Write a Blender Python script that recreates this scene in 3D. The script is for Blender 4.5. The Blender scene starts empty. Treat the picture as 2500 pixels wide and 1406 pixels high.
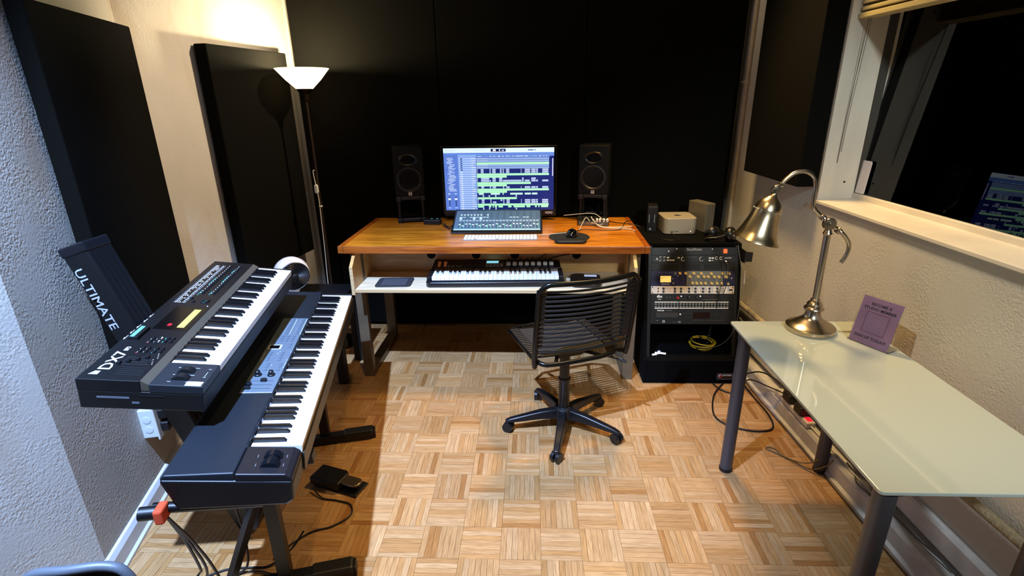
import bpy, bmesh, math, random
from mathutils import Matrix, Vector
from math import sin, cos, pi, radians
random.seed(7)
scene = bpy.context.scene
COL = scene.collection
# ------------------------------------------------------------------ camera
F, YAW, PITCH, ROLL, CAMH = 1275.2, radians(-2.43), radians(20.0), radians(-0.84), 1.597
fw = Vector((sin(YAW)*cos(PITCH), cos(YAW)*cos(PITCH), -sin(PITCH)))
rt = Vector((cos(YAW), -sin(YAW), 0)); up = rt.cross(fw)
rt, up = rt*cos(ROLL)+up*sin(ROLL), up*cos(ROLL)-rt*sin(ROLL)
cam_d = bpy.data.cameras.new('camera'); cam = bpy.data.objects.new('camera', cam_d); COL.objects.link(cam)
cam_d.sensor_width = 36; cam_d.lens = F/2500*36; cam_d.clip_start = .02
cam.matrix_world = Matrix(((rt.x, up.x, -fw.x, 0), (rt.y, up.y, -fw.y, 0), (rt.z, up.z, -fw.z, CAMH), (0, 0, 0, 1)))
scene.camera = cam
# ------------------------------------------------------------------ world, lamps, exposure
w = bpy.data.worlds.new('world'); scene.world = w; w.use_nodes = True
w.node_tree.nodes['Background'].inputs[0].default_value = (.5, .55, .65, 1)
w.node_tree.nodes['Background'].inputs[1].default_value = .02
WARM = (1, .66, .27); COOL = (.37, .56, 1.0)
def spot(name, loc, tgt, energy, color, angle, blend, r):
    l = bpy.data.lights.new(name, 'SPOT'); l.energy = energy; l.color = color
    l.spot_size = radians(angle); l.spot_blend = blend; l.shadow_soft_size = r
    o = bpy.data.objects.new(name, l); COL.objects.link(o); o.location = loc
    o.rotation_euler = (Vector(tgt)-Vector(loc)).to_track_quat('-Z', 'Y').to_euler()
    return o
spot('ceiling_spot_cool', (-1.02, .40, 3.45), (-.70, 1.73, .3), 2100, COOL, 55, .7, .03)
spot('ceiling_spot_mid', (-.15, 1.15, 3.3), (.05, 2.35, .1), 85, (1, .66, .28), 72, .7, .04)
spot('ceiling_spot_back', (.72, 2.85, 2.95), (.78, 2.12, 0), 260, WARM, 76, .55, .15)
spot('ceiling_spot_left', (.10, 3.05, 2.75), (-1.75, 2.78, 1.25), 230, (1, .77, .52), 50, .7, .06)
spot('ceiling_spot_front', (.95, -.9, 2.6), (1.28, 1.9, 1.0), 290, (.78, .92, 1.0), 44, .7, .08)
vs = scene.view_settings
vs.view_transform = 'Standard'; vs.look = 'None'; vs.exposure = 0.0; vs.gamma = 1.0; vs.use_curve_mapping = False
# ------------------------------------------------------------------ materials
def lin(h):
    if isinstance(h, tuple): return h
    c = [int(h[i:i+2], 16)/255 for i in (0, 2, 4)]
    return tuple(x/12.92 if x <= .04045 else ((x+.055)/1.055)**2.4 for x in c)
MATS = {}
def mat(name, col='808080', rough=.5, metal=0, noise=0, nscale=20, bump=0, bscale=80, coat=0, spec=.5, emit=None, estr=1, attr=False, trans=0, stretch=None, aniso=0):
    if name in MATS: return MATS[name]
    m = bpy.data.materials.new(name); m.use_nodes = True; MATS[name] = m
    nt = m.node_tree; N = nt.nodes; L = nt.links; b = N['Principled BSDF']
    c = lin(col); b.inputs['Base Color'].default_value = (*c, 1)
    b.inputs['Roughness'].default_value = rough; b.inputs['Metallic'].default_value = metal
    b.inputs['Coat Weight'].default_value = coat; b.inputs['Specular IOR Level'].default_value = spec
    b.inputs['Transmission Weight'].default_value = trans
    src = None
    tc = N.new('ShaderNodeTexCoord'); mp = N.new('ShaderNodeMapping'); L.new(tc.outputs['Object'], mp.inputs[0])
    if stretch: mp.inputs['Scale'].default_value = stretch
    if attr:
        a = N.new('ShaderNodeAttribute'); a.attribute_name = 'col'; src = a.outputs['Color']
    if noise:
        n = N.new('ShaderNodeTexNoise'); n.inputs['Scale'].default_value = nscale; n.inputs['Detail'].default_value = 6
        L.new(mp.outputs[0], n.inputs['Vector'])
        r = N.new('ShaderNodeMapRange'); r.inputs[1].default_value = .25; r.inputs[2].default_value = .75
        r.inputs[3].default_value = 1-noise; r.inputs[4].default_value = 1+noise*.6
        L.new(n.outputs['Fac'], r.inputs[0])
        mx = N.new('ShaderNodeMix'); mx.data_type = 'RGBA'; mx.blend_type = 'MULTIPLY'; mx.inputs[0].default_value = 1
        if src: L.new(src, mx.inputs[6])
        else: mx.inputs[6].default_value = (*c, 1)
        L.new(r.outputs[0], mx.inputs[7]); src = mx.outputs[2]
    if src: L.new(src, b.inputs['Base Color'])
    if bump:
        n2 = N.new('ShaderNodeTexNoise'); n2.inputs['Scale'].default_value = bscale; n2.inputs['Detail'].default_value = 4
        L.new(mp.outputs[0], n2.inputs['Vector'])
        bp = N.new('ShaderNodeBump'); bp.inputs['Strength'].default_value = bump; bp.inputs['Distance'].default_value = .01
        L.new(n2.outputs['Fac'], bp.inputs['Height']); L.new(bp.outputs[0], b.inputs['Normal'])
    if emit is not None:
        b.inputs['Emission Strength'].default_value = estr
        if emit == 'attr': L.new(src, b.inputs['Emission Color'])
        else: b.inputs['Emission Color'].default_value = (*lin(emit), 1)
    return m
def stucco():
    """rough trowelled plaster with streaky brown stains"""
    m = mat('wall_plaster', 'c3beb3', .9, noise=.10, nscale=3, spec=.2)
    nt = m.node_tree; N = nt.nodes; L = nt.links; b = N['Principled BSDF']
    g = N.new('ShaderNodeNewGeometry')
    n1 = N.new('ShaderNodeTexNoise'); n1.inputs['Scale'].default_value = 150; n1.inputs['Detail'].default_value = 2
    n2 = N.new('ShaderNodeTexVoronoi'); n2.inputs['Scale'].default_value = 105; n2.feature = 'SMOOTH_F1'
    n3 = N.new('ShaderNodeTexNoise'); n3.inputs['Scale'].default_value = 7; n3.inputs['Detail'].default_value = 2
    for n in (n1, n2, n3): L.new(g.outputs['Position'], n.inputs['Vector'])
    ad = N.new('ShaderNodeMath'); ad.operation = 'ADD'; L.new(n1.outputs['Fac'], ad.inputs[0])
    mu = N.new('ShaderNodeMath'); mu.operation = 'MULTIPLY'; L.new(n2.outputs['Distance'], mu.inputs[0]); mu.inputs[1].default_value = .6
    L.new(mu.outputs[0], ad.inputs[1])
    ms = N.new('ShaderNodeMapRange'); L.new(n3.outputs['Fac'], ms.inputs[0]); ms.inputs[1].default_value = .35; ms.inputs[2].default_value = .6; ms.inputs[3].default_value = .10; ms.inputs[4].default_value = .45
    bp = N.new('ShaderNodeBump'); bp.inputs['Distance'].default_value = .0038
    L.new(ms.outputs[0], bp.inputs['Strength']); L.new(ad.outputs[0], bp.inputs['Height']); L.new(bp.outputs[0], b.inputs['Normal'])
    # stains: stretched noise, a fixed colour of the wall itself
    mp = N.new('ShaderNodeMapping'); mp.inputs['Scale'].default_value = (2.6, 2.6, .9); L.new(g.outputs['Position'], mp.inputs[0])
    n4 = N.new('ShaderNodeTexNoise'); n4.inputs['Scale'].default_value = 1.3; n4.inputs['Detail'].default_value = 5; n4.inputs['Distortion'].default_value = .7
    L.new(mp.outputs[0], n4.inputs['Vector'])
    r4 = N.new('ShaderNodeMapRange'); r4.inputs[1].default_value = .56; r4.inputs[2].default_value = .68; r4.inputs[3].default_value = 0; r4.inputs[4].default_value = .30
    L.new(n4.outputs['Fac'], r4.inputs[0])
    mx = N.new('ShaderNodeMix'); mx.data_type = 'RGBA'; mx.inputs[7].default_value = (*lin('a07c4c'), 1)
    L.new(b.inputs['Base Color'].links[0].from_socket, mx.inputs[6]); L.new(r4.outputs[0], mx.inputs[0]); L.new(mx.outputs[2], b.inputs['Base Color'])
    return m
def wood(name, c1, c2, scale=(1.2, 14, 14), rough=.35, coat=.3, attr=False, bump=.05, knots=True):
    m = bpy.data.materials.new(name); m.use_nodes = True; MATS[name] = m
    nt = m.node_tree; N = nt.nodes; L = nt.links; b = N['Principled BSDF']
    b.inputs['Roughness'].default_value = rough; b.inputs['Coat Weight'].default_value = coat; b.inputs['Coat Roughness'].default_value = .25
    g = N.new('ShaderNodeNewGeometry') if attr else N.new('ShaderNodeTexCoord')
    mp = N.new('ShaderNodeMapping'); mp.inputs['Scale'].default_value = scale
    L.new(g.outputs['Position' if attr else 'Object'], mp.inputs[0])
    n = N.new('ShaderNodeTexNoise'); n.inputs['Scale'].default_value = 4; n.inputs['Detail'].default_value = 8; n.inputs['Roughness'].default_value = .65; n.inputs['Distortion'].default_value = .5
    L.new(mp.outputs[0], n.inputs['Vector'])
    cr = N.new('ShaderNodeValToRGB'); L.new(n.outputs['Fac'], cr.inputs[0])
    cr.color_ramp.elements[0].position = .36; cr.color_ramp.elements[1].position = .62
    if attr:
        cr.color_ramp.elements[0].color = (.66, .60, .54, 1); cr.color_ramp.elements[1].color = (1.08, 1.07, 1.06, 1)
        a = N.new('ShaderNodeAttribute'); a.attribute_name = 'col'
        mx = N.new('ShaderNodeMix'); mx.data_type = 'RGBA'; mx.blend_type = 'MULTIPLY'; mx.inputs[0].default_value = 1
        L.new(a.outputs['Color'], mx.inputs[6]); L.new(cr.outputs[0], mx.inputs[7]); L.new(mx.outputs[2], b.inputs['Base Color'])
    else:
        cr.color_ramp.elements[0].color = (*lin(c1), 1); cr.color_ramp.elements[1].color = (*lin(c2), 1)
        L.new(cr.outputs[0], b.inputs['Base Color'])
    bp = N.new('ShaderNodeBump'); bp.inputs['Strength'].default_value = bump; bp.inputs['Distance'].default_value = .004
    L.new(n.outputs['Fac'], bp.inputs['Height']); L.new(bp.outputs[0], b.inputs['Normal'])
    return m
# ------------------------------------------------------------------ mesh builder
def basis(axis):
    a = Vector(axis).normalized(); t = Vector((0, 0, 1)) if abs(a.z) < .95 else Vector((1, 0, 0))
    u = a.cross(t).normalized(); v = a.cross(u).normalized()
    return u, v, a
class MB:
    def __init__(s): s.v = []; s.f = []; s.c = []; s.m = []; s.mi = 0
    def add(s, vs, fs, col=None):
        o = len(s.v); s.v += [tuple(x) for x in vs]
        for f in fs: s.f.append([i+o for i in f]); s.c.append(col); s.m.append(s.mi)
        return s
    def box(s, x0, x1, y0, y1, z0, z1, col=None, M=None):
        P = [(x, y, z) for z in (z0, z1) for y in (y0, y1) for x in (x0, x1)]
        if M: P = [M @ Vector(p) for p in P]
        return s.add(P, [(0, 2, 3, 1), (4, 5, 7, 6), (0, 1, 5, 4), (2, 6, 7, 3), (0, 4, 6, 2), (1, 3, 7, 5)], col)
    def cbox(s, c, d, col=None, M=None):
        return s.box(c[0]-d[0]/2, c[0]+d[0]/2, c[1]-d[1]/2, c[1]+d[1]/2, c[2]-d[2]/2, c[2]+d[2]/2, col, M)
    def prism(s, poly, z0, z1, col=None, M=None):
        n = len(poly); P = [(x, y, z0) for x, y in poly]+[(x, y, z1) for x, y in poly]
        if M: P = [M @ Vector(p) for p in P]
        fs = [tuple(range(n-1, -1, -1)), tuple(range(n, 2*n))]+[(i, (i+1) % n, n+(i+1) % n, n+i) for i in range(n)]
        return s.add(P, fs, col)
    def tube(s, path, r, n=10, caps=True, closed=False, col=None):
        path = [Vector(p) for p in path]; k = len(path); rr = r if isinstance(r, (list, tuple)) else [r]*k
        V = []; u = None
        for i, p in enumerate(path):
            a = path[(i+1) % k] if (closed or i < k-1) else p; b = path[i-1] if (closed or i > 0) else p
            d = (a-b).normalized()
            if u is None: u, _, _ = basis(d)
            else: u = (u-d*u.dot(d)).normalized()
            v = d.cross(u)
            V += [p+(u*cos(2*pi*j/n)+v*sin(2*pi*j/n))*rr[i] for j in range(n)]
        fs = []
        for i in range(k if closed else k-1):
            a = i*n; b = ((i+1) % k)*n
            fs += [(a+j, a+(j+1) % n, b+(j+1) % n, b+j) for j in range(n)]
        if caps and not closed: fs += [tuple(range(n-1, -1, -1)), tuple((k-1)*n+j for j in range(n))]
        return s.add(V, fs, col)
    def lathe(s, prof, n=24, o=(0, 0, 0), axis=(0, 0, 1), col=None, sx=1, sy=1):
        u, v, a = basis(axis); o = Vector(o); V = []; fs = []
        if abs(a.z) > .99: u = Vector((1, 0, 0)); v = Vector((0, 1, 0)) if a.z > 0 else Vector((0, -1, 0))
        for r, z in prof: V += [o+a*z+(u*cos(2*pi*j/n)*sx+v*sin(2*pi*j/n)*sy)*r for j in range(n)]
        for i in range(len(prof)-1): fs += [(i*n+j, i*n+(j+1) % n, (i+1)*n+(j+1) % n, (i+1)*n+j) for j in range(n)]
        if prof[0][0] > 1e-6: fs.append(tuple(range(n-1, -1, -1)))
        if prof[-1][0] > 1e-6: fs.append(tuple((len(prof)-1)*n+j for j in range(n)))
        return s.add(V, fs, col)
    def cyl(s, a, b, r, n=16, col=None):
        a = Vector(a); b = Vector(b); return s.lathe([(r, 0), (r, (b-a).length)], n, a, b-a, col)
    def rect(s, x0, y0, x1, y1, z, col, M=None):
        P = [(x0, y0, z), (x1, y0, z), (x1, y1, z), (x0, y1, z)]
        if M: P = [M @ Vector(p) for p in P]
        return s.add(P, [(0, 1, 2, 3)], col)
    def mesh(s, name, mats, smooth=None):
        me = bpy.data.meshes.new(name); me.from_pydata(s.v, [], s.f)
        bm = bmesh.new(); bm.from_mesh(me)
        if not any(c is not None for c in s.c): bmesh.ops.remove_doubles(bm, verts=bm.verts, dist=1e-6)
        if not s.flat(): bmesh.ops.recalc_face_normals(bm, faces=bm.faces)
        bm.to_mesh(me); bm.free()
        for m in (mats if isinstance(mats, (list, tuple)) else [mats]): me.materials.append(m)
        if any(s.m): me.polygons.foreach_set('material_index', s.m)
        if any(c is not None for c in s.c):
            ca = me.color_attributes.new('col', 'FLOAT_COLOR', 'CORNER'); buf = []
            for p in me.polygons:
                c = lin(s.c[p.index]) if s.c[p.index] is not None else (1, 1, 1)
                buf += [*c, 1]*p.loop_total
            ca.data.foreach_set('color', buf)
        if smooth:
            me.polygons.foreach_set('use_smooth', [True]*len(me.polygons)); me.set_sharp_from_angle(angle=radians(smooth))
        return me
    def flat(s): return all(len(f) == 4 for f in s.f) and len(s.f)*4 == len(s.v)
    def obj(s, name, mats, parent=None, smooth=None, bevel=0, seg=2, sub=0):
        return mkobj(name, s.mesh(name, mats, smooth), parent, bevel, seg, sub)
def mkobj(name, me, parent=None, bevel=0, seg=2, sub=0):
    o = bpy.data.objects.new(name, me); COL.objects.link(o)
    if parent: o.parent = parent
    if bevel:
        b = o.modifiers.new('bevel', 'BEVEL'); b.width = bevel; b.segments = seg; b.limit_method = 'ANGLE'; b.angle_limit = radians(40)
    return o
def thing(name, label, cat, M=None, group=None):
    o = bpy.data.objects.new(name, None); o.empty_display_size = .05; COL.objects.link(o)
    if M is not None: o.matrix_world = M if isinstance(M, Matrix) else Matrix.Translation(M)
    o['label'] = label; o['category'] = cat
    if group: o['group'] = group
    return o
def tag(o, label, cat, group=None):
    o['label'] = label; o['category'] = cat
    if group: o['group'] = group
    return o
def struct(o): o['kind'] = 'structure'; return o
def part(name, me, parent, loc=(0, 0, 0), rot=None):
    o = bpy.data.objects.new(name, me); COL.objects.link(o); o.parent = parent; o.location = loc
    if rot: o.rotation_euler = rot
    return o
_txt = []
def text(name, s, size, M, m, parent, extrude=.0002, align='CENTER', sx=1, bold=0):
    cu = bpy.data.curves.new(name, 'FONT'); cu.body = s; cu.size = size; cu.align_x = align; cu.align_y = 'CENTER'; cu.extrude = extrude; cu.offset = bold; cu.resolution_u = 2
    o = bpy.data.objects.new(name+'_tmp', cu); COL.objects.link(o); _txt.append((name, o, M @ Matrix.Diagonal((sx, 1, 1, 1)), m, parent))
def flush_text():
    bpy.context.view_layer.update(); dg = bpy.context.evaluated_depsgraph_get()
    for name, o, M, m, parent in _txt:
        me = bpy.data.meshes.new_from_object(o.evaluated_get(dg)); me.transform(M); me.materials.clear(); me.materials.append(m)
        bpy.data.objects.remove(o); mkobj(name, me, parent)
def TR(x, y, z): return Matrix.Translation((x, y, z))
def RZ(d): return Matrix.Rotation(radians(d), 4, 'Z')
def RX(d): return Matrix.Rotation(radians(d), 4, 'X')
def RY(d): return Matrix.Rotation(radians(d), 4, 'Y')
def rrect(x0, x1, y0, y1, r, n=5):
    P = []
    for cx, cy, a in ((x1-r, y1-r, 0), (x0+r, y1-r, 90), (x0+r, y0+r, 180), (x1-r, y0+r, 270)):
        P += [(cx+r*cos(radians(a+90*i/n)), cy+r*sin(radians(a+90*i/n))) for i in range(n+1)]
    return P
def smooth_path(P, k=6):
    P = [Vector(p) for p in P]; out = []
    for i in range(len(P)-1):
        p0 = P[max(i-1, 0)]; p1 = P[i]; p2 = P[i+1]; p3 = P[min(i+2, len(P)-1)]
        for j in range(k):
            t = j/k
            out.append(.5*((2*p1)+(p2-p0)*t+(2*p0-5*p1+4*p2-p3)*t*t+(3*p1-p0-3*p2+p3)*t**3))
    return out+[P[-1]]
def cable(name, P, r, m, label, cat='cable', parent=None, group=None, k=6):
    o = MB().tube(smooth_path(P, k), r, 7).obj(name, m, parent, smooth=60)
    if not parent: tag(o, label, cat, group)
    return o
# shared materials
PLASTER = stucco()
BLK = mat('black_plastic', '0b0b0d', .45); BLKM = mat('black_metal', '070708', .42, .1); SATIN = mat('black_satin', '111216', .3)
FABRIC = mat('black_fabric', '0d0c09', .95, bump=.25, bscale=600, spec=.05); CARPET = mat('black_carpet', '060606', 1, bump=.4, bscale=500, spec=.1)
WHITE = mat('white_plastic', 'e6e4e0', .35); WKEY = mat('white_key_gloss', 'f2f1ee', .22); BKEY = mat('black_key', '08090c', .28)
PRINT = mat('printed_marks', 'ffffff', .5, attr=True); SCREEN = mat('screen_pixels', '000000', .4, attr=True, emit='attr', estr=1.0)
STEEL = mat('raw_steel', '6e5f4a', .42, .45, noise=.25, nscale=8); NICKEL = mat('brushed_nickel', 'b9ac9a', .24, 1, bump=.03, bscale=300)
TRIM = mat('white_trim_paint', 'd6d3cf', .5, noise=.12, nscale=9); CORDM = mat('black_cord', '0a0a0a', .5); WCORD = mat('white_cord', 'd9d2c4', .5)
# ================================================================== SETTING
T = .1524; GX, GY = -.732, 2.835                     # parquet block size and grid origin
floor = struct(MB().box(-2.9, 1.9, -2.7, 3.9, -.12, -.006).obj('floor', mat('floor_gap', '2a1608', .9)))
SL = [wood('oak_slat_x', '', '', (3.2, 70, 1), .3, .35, attr=True, bump=.04), wood('oak_slat_y', '', '', (70, 3.2, 1), .3, .35, attr=True, bump=.04)]
TONES = ((.34, .155, .046), (.42, .220, .078), (.455, .255, .102), (.485, .290, .130))
def tone(bt):
    r = random.random(); i = 0 if r < .055 else 1 if r < .25 else 2 if r < .7 else 3
    return i, round(random.uniform(.94, 1.05)*bt*20)/20
def proj(p):
    d = Vector(p)-Vector((0, 0, CAMH)); z = d.dot(fw)
    return (1250+F*d.dot(rt)/z, 703-F*d.dot(up)/z, z)
slats = []
for ci in range(-8, 15):
    for ri in range(-6, 18):
        x0 = GX+ci*T; y1 = GY-ri*T; y0 = y1-T
        if x0 < -2.1 or y1 > 3.66: continue
        hor = (ci+ri) % 2 != 0; bt = random.uniform(.84, 1.08); n = 7; jz = random.uniform(-.0003, .0003)
        for k in range(n):
            g = .00045; a = k*T/n
            q = (x0+g, x0+T-g, y0+a+g, y0+a+T/n-g) if hor else (x0+a+g, x0+a+T/n-g, y0+g, y0+T-g)
            tk = tone(bt); c = tuple(v*tk[1] for v in TONES[tk[0]]); zt = random.uniform(-.0004, .0002)+jz
            slats.append((q, hor, c, zt, tk))
def slat_score(s):
    q = s[0]; cx, cy = (q[0]+q[1])/2, (q[2]+q[3])/2
    if cy < .9: return 1e9
    u, v, z = proj((cx, cy, 0))
    if not (960 < u < 2060 and 880 < v < 1400): return 1e9
    return z
order = sorted(range(len(slats)), key=lambda i: slat_score(slats[i])); near = set(order[:300])
rest = MB(); cache = {}
for i, (q, hor, c, zt, tk) in enumerate(slats):
    w_, h_ = q[1]-q[0], q[3]-q[2]; cx, cy = (q[0]+q[1])/2, (q[2]+q[3])/2
    if i in near:
        key = (hor, tk)
        if key not in cache:
            b = MB(); b.box(-w_/2, w_/2, -h_/2, h_/2, -.006, 0, c); cache[key] = b.mesh('parquet_slat', SL[0 if hor else 1])
        part('parquet_slat', cache[key], floor, (cx, cy, zt))
    else:
        rest.mi = 0 if hor else 1; rest.box(q[0], q[1], q[2], q[3], -.006, zt, c)
rest_o = rest.obj('parquet_slats', SL, floor); rest_o['kind'] = 'stuff'
CH = 3.6
def wall(name, pts, z0=0, z1=CH, m=PLASTER, th=.12, side=1):
    """wall along the plan line pts[0]->pts[1], thickened to its left (side=1) or right"""
    a, b = Vector(pts[0]), Vector(pts[1]); d = (b-a).normalized(); n = Vector((-d.y, d.x))*th*side
    P = [a, b, b+n, a+n]
    return struct(MB().prism([(p.x, p.y) for p in P], z0, z1).obj(name, m))
LC = (-1.493, 1.335); LF = (-1.767, 2.396); LB = (-1.569, 3.63)
wall('wall_left', [LC, LF]); wall('wall_left_far', [LF, LB])
wall('wall_left_near', [(-1.66, .15), LC]); wall('wall_left_back', [(-1.66, -2.6), (-1.66, .15)])
wall('wall_back', [(-1.70, 3.63), (1.62, 3.63)]); wall('wall_front', [(1.9, -2.6), (-2.7, -2.6)])
struct(MB().box(-2.9, 1.9, -2.7, 3.8, CH, CH+.1).obj('ceiling', mat('ceiling_paint', 'bdb9b0', .9)))
# right wall with the control-room window. local frame: u towards the camera, n outwards
WA = math.atan(.045)
WM = Matrix(((sin(WA), cos(WA), 0, 1.372), (-cos(WA), sin(WA), 0, 2.5), (0, 0, 1, 0), (0, 0, 0, 1)))
U0, U1, Z0, Z1, WT = -.072, 2.30, 1.108, 2.16, .22
b = MB()
for q in ((-1.16, U0, 0, CH), (U1, 5.2, 0, CH), (U0, U1, 0, Z0), (U0, U1, Z1, CH)): b.box(q[0], q[1], 0, WT, q[2], q[3], M=WM)
struct(b.obj('wall_right', PLASTER))
# window: lining boards, sill, frame, tilted panes
win = bpy.data.objects.new('window_1', None); COL.objects.link(win); win.matrix_world = WM; struct(win); win['label'] = 'deep white framed control-room window with dark glass'
LINE = mat('window_lining_paint', 'cfc3ae', .5, noise=.22, nscale=5, stretch=(1.5, 1.5, .25)); SILLM = mat('sill_paint', 'd8cfbf', .45, noise=.12, nscale=6)
MB().box(U0, U0+.014, -.004, WT, Z0, Z1).obj('jamb', LINE, win)
MB().box(U1-.014, U1, -.004, WT, Z0, Z1).obj('jamb', LINE, win)
MB().box(U0, U1, -.004, WT, Z1-.014, Z1).obj('head_lining', LINE, win)
MB().prism([(-.016, Z0-.006), (WT, Z0-.006), (WT, Z0+.018), (-.016, Z0+.010)], U0-.004, U1, M=Matrix(((0, 0, 1, 0), (1, 0, 0, 0), (0, 1, 0, 0), (0, 0, 0, 1)))).obj('sill', SILLM, win, bevel=.003)
MB().box(U0+.014, U1-.014, .16, .20, Z0+.012, Z0+.040).obj('frame_rail', SILLM, win, bevel=.003)
MB().box(U0+.014, U0+.022, .165, .20, Z0+.03, Z1).obj('frame_stop', mat('dark_gasket', '3c362c', .6), win)
for k, (uu, zz) in enumerate(((U0+.0145, 1.20), (U0+.0145, 1.935))):
    MB().cyl((uu-.001, .11, zz), (uu+.0008, .11, zz), .005, 12).obj('screw_plug', mat('plug_dark', '191512', .6), win)
# the pane leans away at its top: faint reflections of the screen fall low in it
GL = bpy.data.materials.new('window_glass'); GL.use_nodes = True
nt = GL.node_tree; pb = nt.nodes['Principled BSDF']; nt.nodes.remove(pb)
gl = nt.nodes.new('ShaderNodeBsdfGlossy'); gl.inputs['Roughness'].default_value = .0; tr = nt.nodes.new('ShaderNodeBsdfTransparent'); tr.inputs[0].default_value = (.78, .80, .78, 1)
fr = nt.nodes.new('ShaderNodeFresnel'); fr.inputs[0].default_value = 1.55; ms = nt.nodes.new('ShaderNodeMixShader')
nt.links.new(fr.outputs[0], ms.inputs[0]); nt.links.new(tr.outputs[0], ms.inputs[1]); nt.links.new(gl.outputs[0], ms.inputs[2]); nt.links.new(ms.outputs[0], nt.nodes['Material Output'].inputs[0])
for off in (0.0, .05):
    p = MB().box(U0+.014, U1-.014, 0, .004, 0, 1.04).obj('pane', GL, win)
    p.matrix_local = TR(0, .175+off, Z0+.02) @ RX(-4.0 if off == 0 else -3.0)
lab = MB().prism(rrect(-.034, .034, -.075, .075, .009), 0, .0015, M=WM @ TR(U0+.052, .172, Z0+.118) @ RX(86) @ Matrix.Diagonal((1, 1, 1, 1))).obj('glass_label', mat('label_paper', 'e3d9d6', .6))
tag(lab, 'blank white rounded label stuck on lower corner of dark window', 'label')
# raised blind at the top of the recess, cord hanging down the jamb
bl = thing('window_blind', 'raised cream blind bunched at the top of the window recess', 'blind', WM)
BLM = mat('blind_cream', 'b5a571', .55)
for k in range(5): MB().box(U0+.02, U1-.02, .03, .085, 1.925+k*.026, 1.94+k*.026).obj('slat', BLM, bl, bevel=.003)
MB().box(U0+.02, U1-.02, .025, .09, 1.895, 1.916).obj('bottom_rail', BLM, bl, bevel=.003)
DC = mat('dark_cord', '3c3024', .7)
MB().tube([(U0+.05, .055, 1.965), (U0+.022, .055, 1.5), (U0+.019, .055, 1.29)], .0012, 5).obj('pull_cord', DC, bl)
MB().tube([(U0+.055, .062, 1.965), (U0+.026, .062, 1.5), (U0+.023, .062, 1.34)], .0010, 5).obj('pull_cord', DC, bl)
# dark control room beyond
DK = mat('booth_dark_paint', '14110f', .9)
b = MB(); b.box(0.0, 4.6, WT+2.3, WT+2.4, 0, 2.7, M=WM); b.box(-1.3, -1.2, WT, WT+2.4, 0, 2.7, M=WM); b.box(4.6, 4.7, WT, WT+2.4, 0, 2.7, M=WM)
b.box(-1.3, 4.7, WT, WT+2.4, 2.7, 2.8, M=WM); b.box(-1.3, 4.7, WT, WT+2.4, -.1, 0, M=WM); b.box(-1.3, 0, WT+2.3, WT+2.4, 0, 2.7, M=WM)
booth = struct(b.obj('wall_booth', DK))
RW = wood('booth_slat_wood', '2a0d08', '4a1a10', (9, 9, 1), .4, .2)
for k in range(16): MB().box(-.75+k*.16, -.68+k*.16, WT+2.26, WT+2.30, .1, 2.6, M=WM).obj('wood_slat', RW, booth)
dl = thing('dome_lamp', 'white domed lamp in the dark control room behind the window', 'lamp', WM @ TR(-.62, .95, .98))
MB().lathe([(.001, .115), (.03, .11), (.06, .09), (.085, .055), (.098, .0), (.094, .0), (.08, .055), (.056, .086), (.001, .108)], 24).obj('shade', mat('opal_shade', 'd8cfc6', .4), dl, smooth=50)
MB().lathe([(.006, .11), (.006, .17), (.012, .175), (.012, .195), (.001, .205)], 12).obj('finial', BLKM, dl, smooth=50)
MB().cyl((0, 0, -.98), (0, 0, .10), .01, 10).obj('pole', BLKM, dl); MB().lathe([(.12, -.98), (.12, -.965), (.02, -.95)], 20).obj('base', BLKM, dl)
# skirting
def skirt(name, pts, prof, m=TRIM, side=-1):
    a, c = Vector(pts[0]), Vector(pts[1]); d = (c-a).normalized(); n = Vector((-d.y, d.x))*side; L_ = (c-a).length
    M = Matrix(((n.x, 0, d.x, a.x), (n.y, 0, d.y, a.y), (0, 1, 0, 0), (0, 0, 0, 1)))
    return struct(MB().prism(prof, 0, L_, M=M).obj(name, m))
SP = [(0, 0), (.026, 0), (.026, .012), (.018, .022), (.016, .075), (.008, .095), (0, .10)]
skirt('baseboard_left', [LC, LF], SP); skirt('baseboard_left_far', [LF, LB], SP); skirt('baseboard_left_near', [(-1.66, .15), LC], SP)
br = MB()
Mr = WM @ Matrix(((0, 0, 1, 0), (1, 0, 0, 0), (0, 1, 0, 0), (0, 0, 0, 1)))
br.prism([(-.100, 0), (0, 0), (0, .085), (-.045, .085), (-.052, .098), (-.080, .098), (-.088, .085), (-.088, .022), (-.100, .012)], -1.1, 3.0, M=Mr)
br.prism([(-.030, .12), (0, .12), (0, .20), (-.022, .20), (-.030, .19)], -1.1, 3.0, M=Mr)
struct(br.obj('baseboard_right', mat('worn_white_trim', 'c9c6c6', .55, noise=.3, nscale=11)))
patch = struct(MB().box(.56, .71, -.0006, .001, .62, .765, M=WM).obj('trim_1', mat('tan_tape_residue', 'ab987a', .95, noise=.2, nscale=30, bump=.5, bscale=160, spec=.1)))
# pipes on the right wall
PIPE = mat('painted_pipe', 'b7a68c', .5, noise=.15, nscale=30)
p1 = thing('wall_pipe', 'thin cream vertical pipe in the back right corner', 'pipe', (1.318, 3.50, 0))
MB().cyl((0, 0, 0.0), (0, 0, CH-.01), .0125, 14).obj('tube', PIPE, p1, smooth=50)
MB().cyl((0, 0, 1.66), (0, 0, 1.68), .019, 14).obj('coupling', PIPE, p1); MB().box(-.02, .026, .0, .05, 1.665, 1.675).obj('bracket', PIPE, p1)
p2 = MB().tube([WM @ Vector((-1.08, -.03, .345)), WM @ Vector((.2, -.03, .365)), WM @ Vector((1.8, -.03, .38))], .016, 12).obj('heating_pipe', mat('wrapped_pipe', 'a3916f', .8, noise=.35, nscale=60, bump=.4, bscale=120), smooth=60)
tag(p2, 'flaking cream pipe running low along the right wall behind the table', 'pipe')
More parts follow.
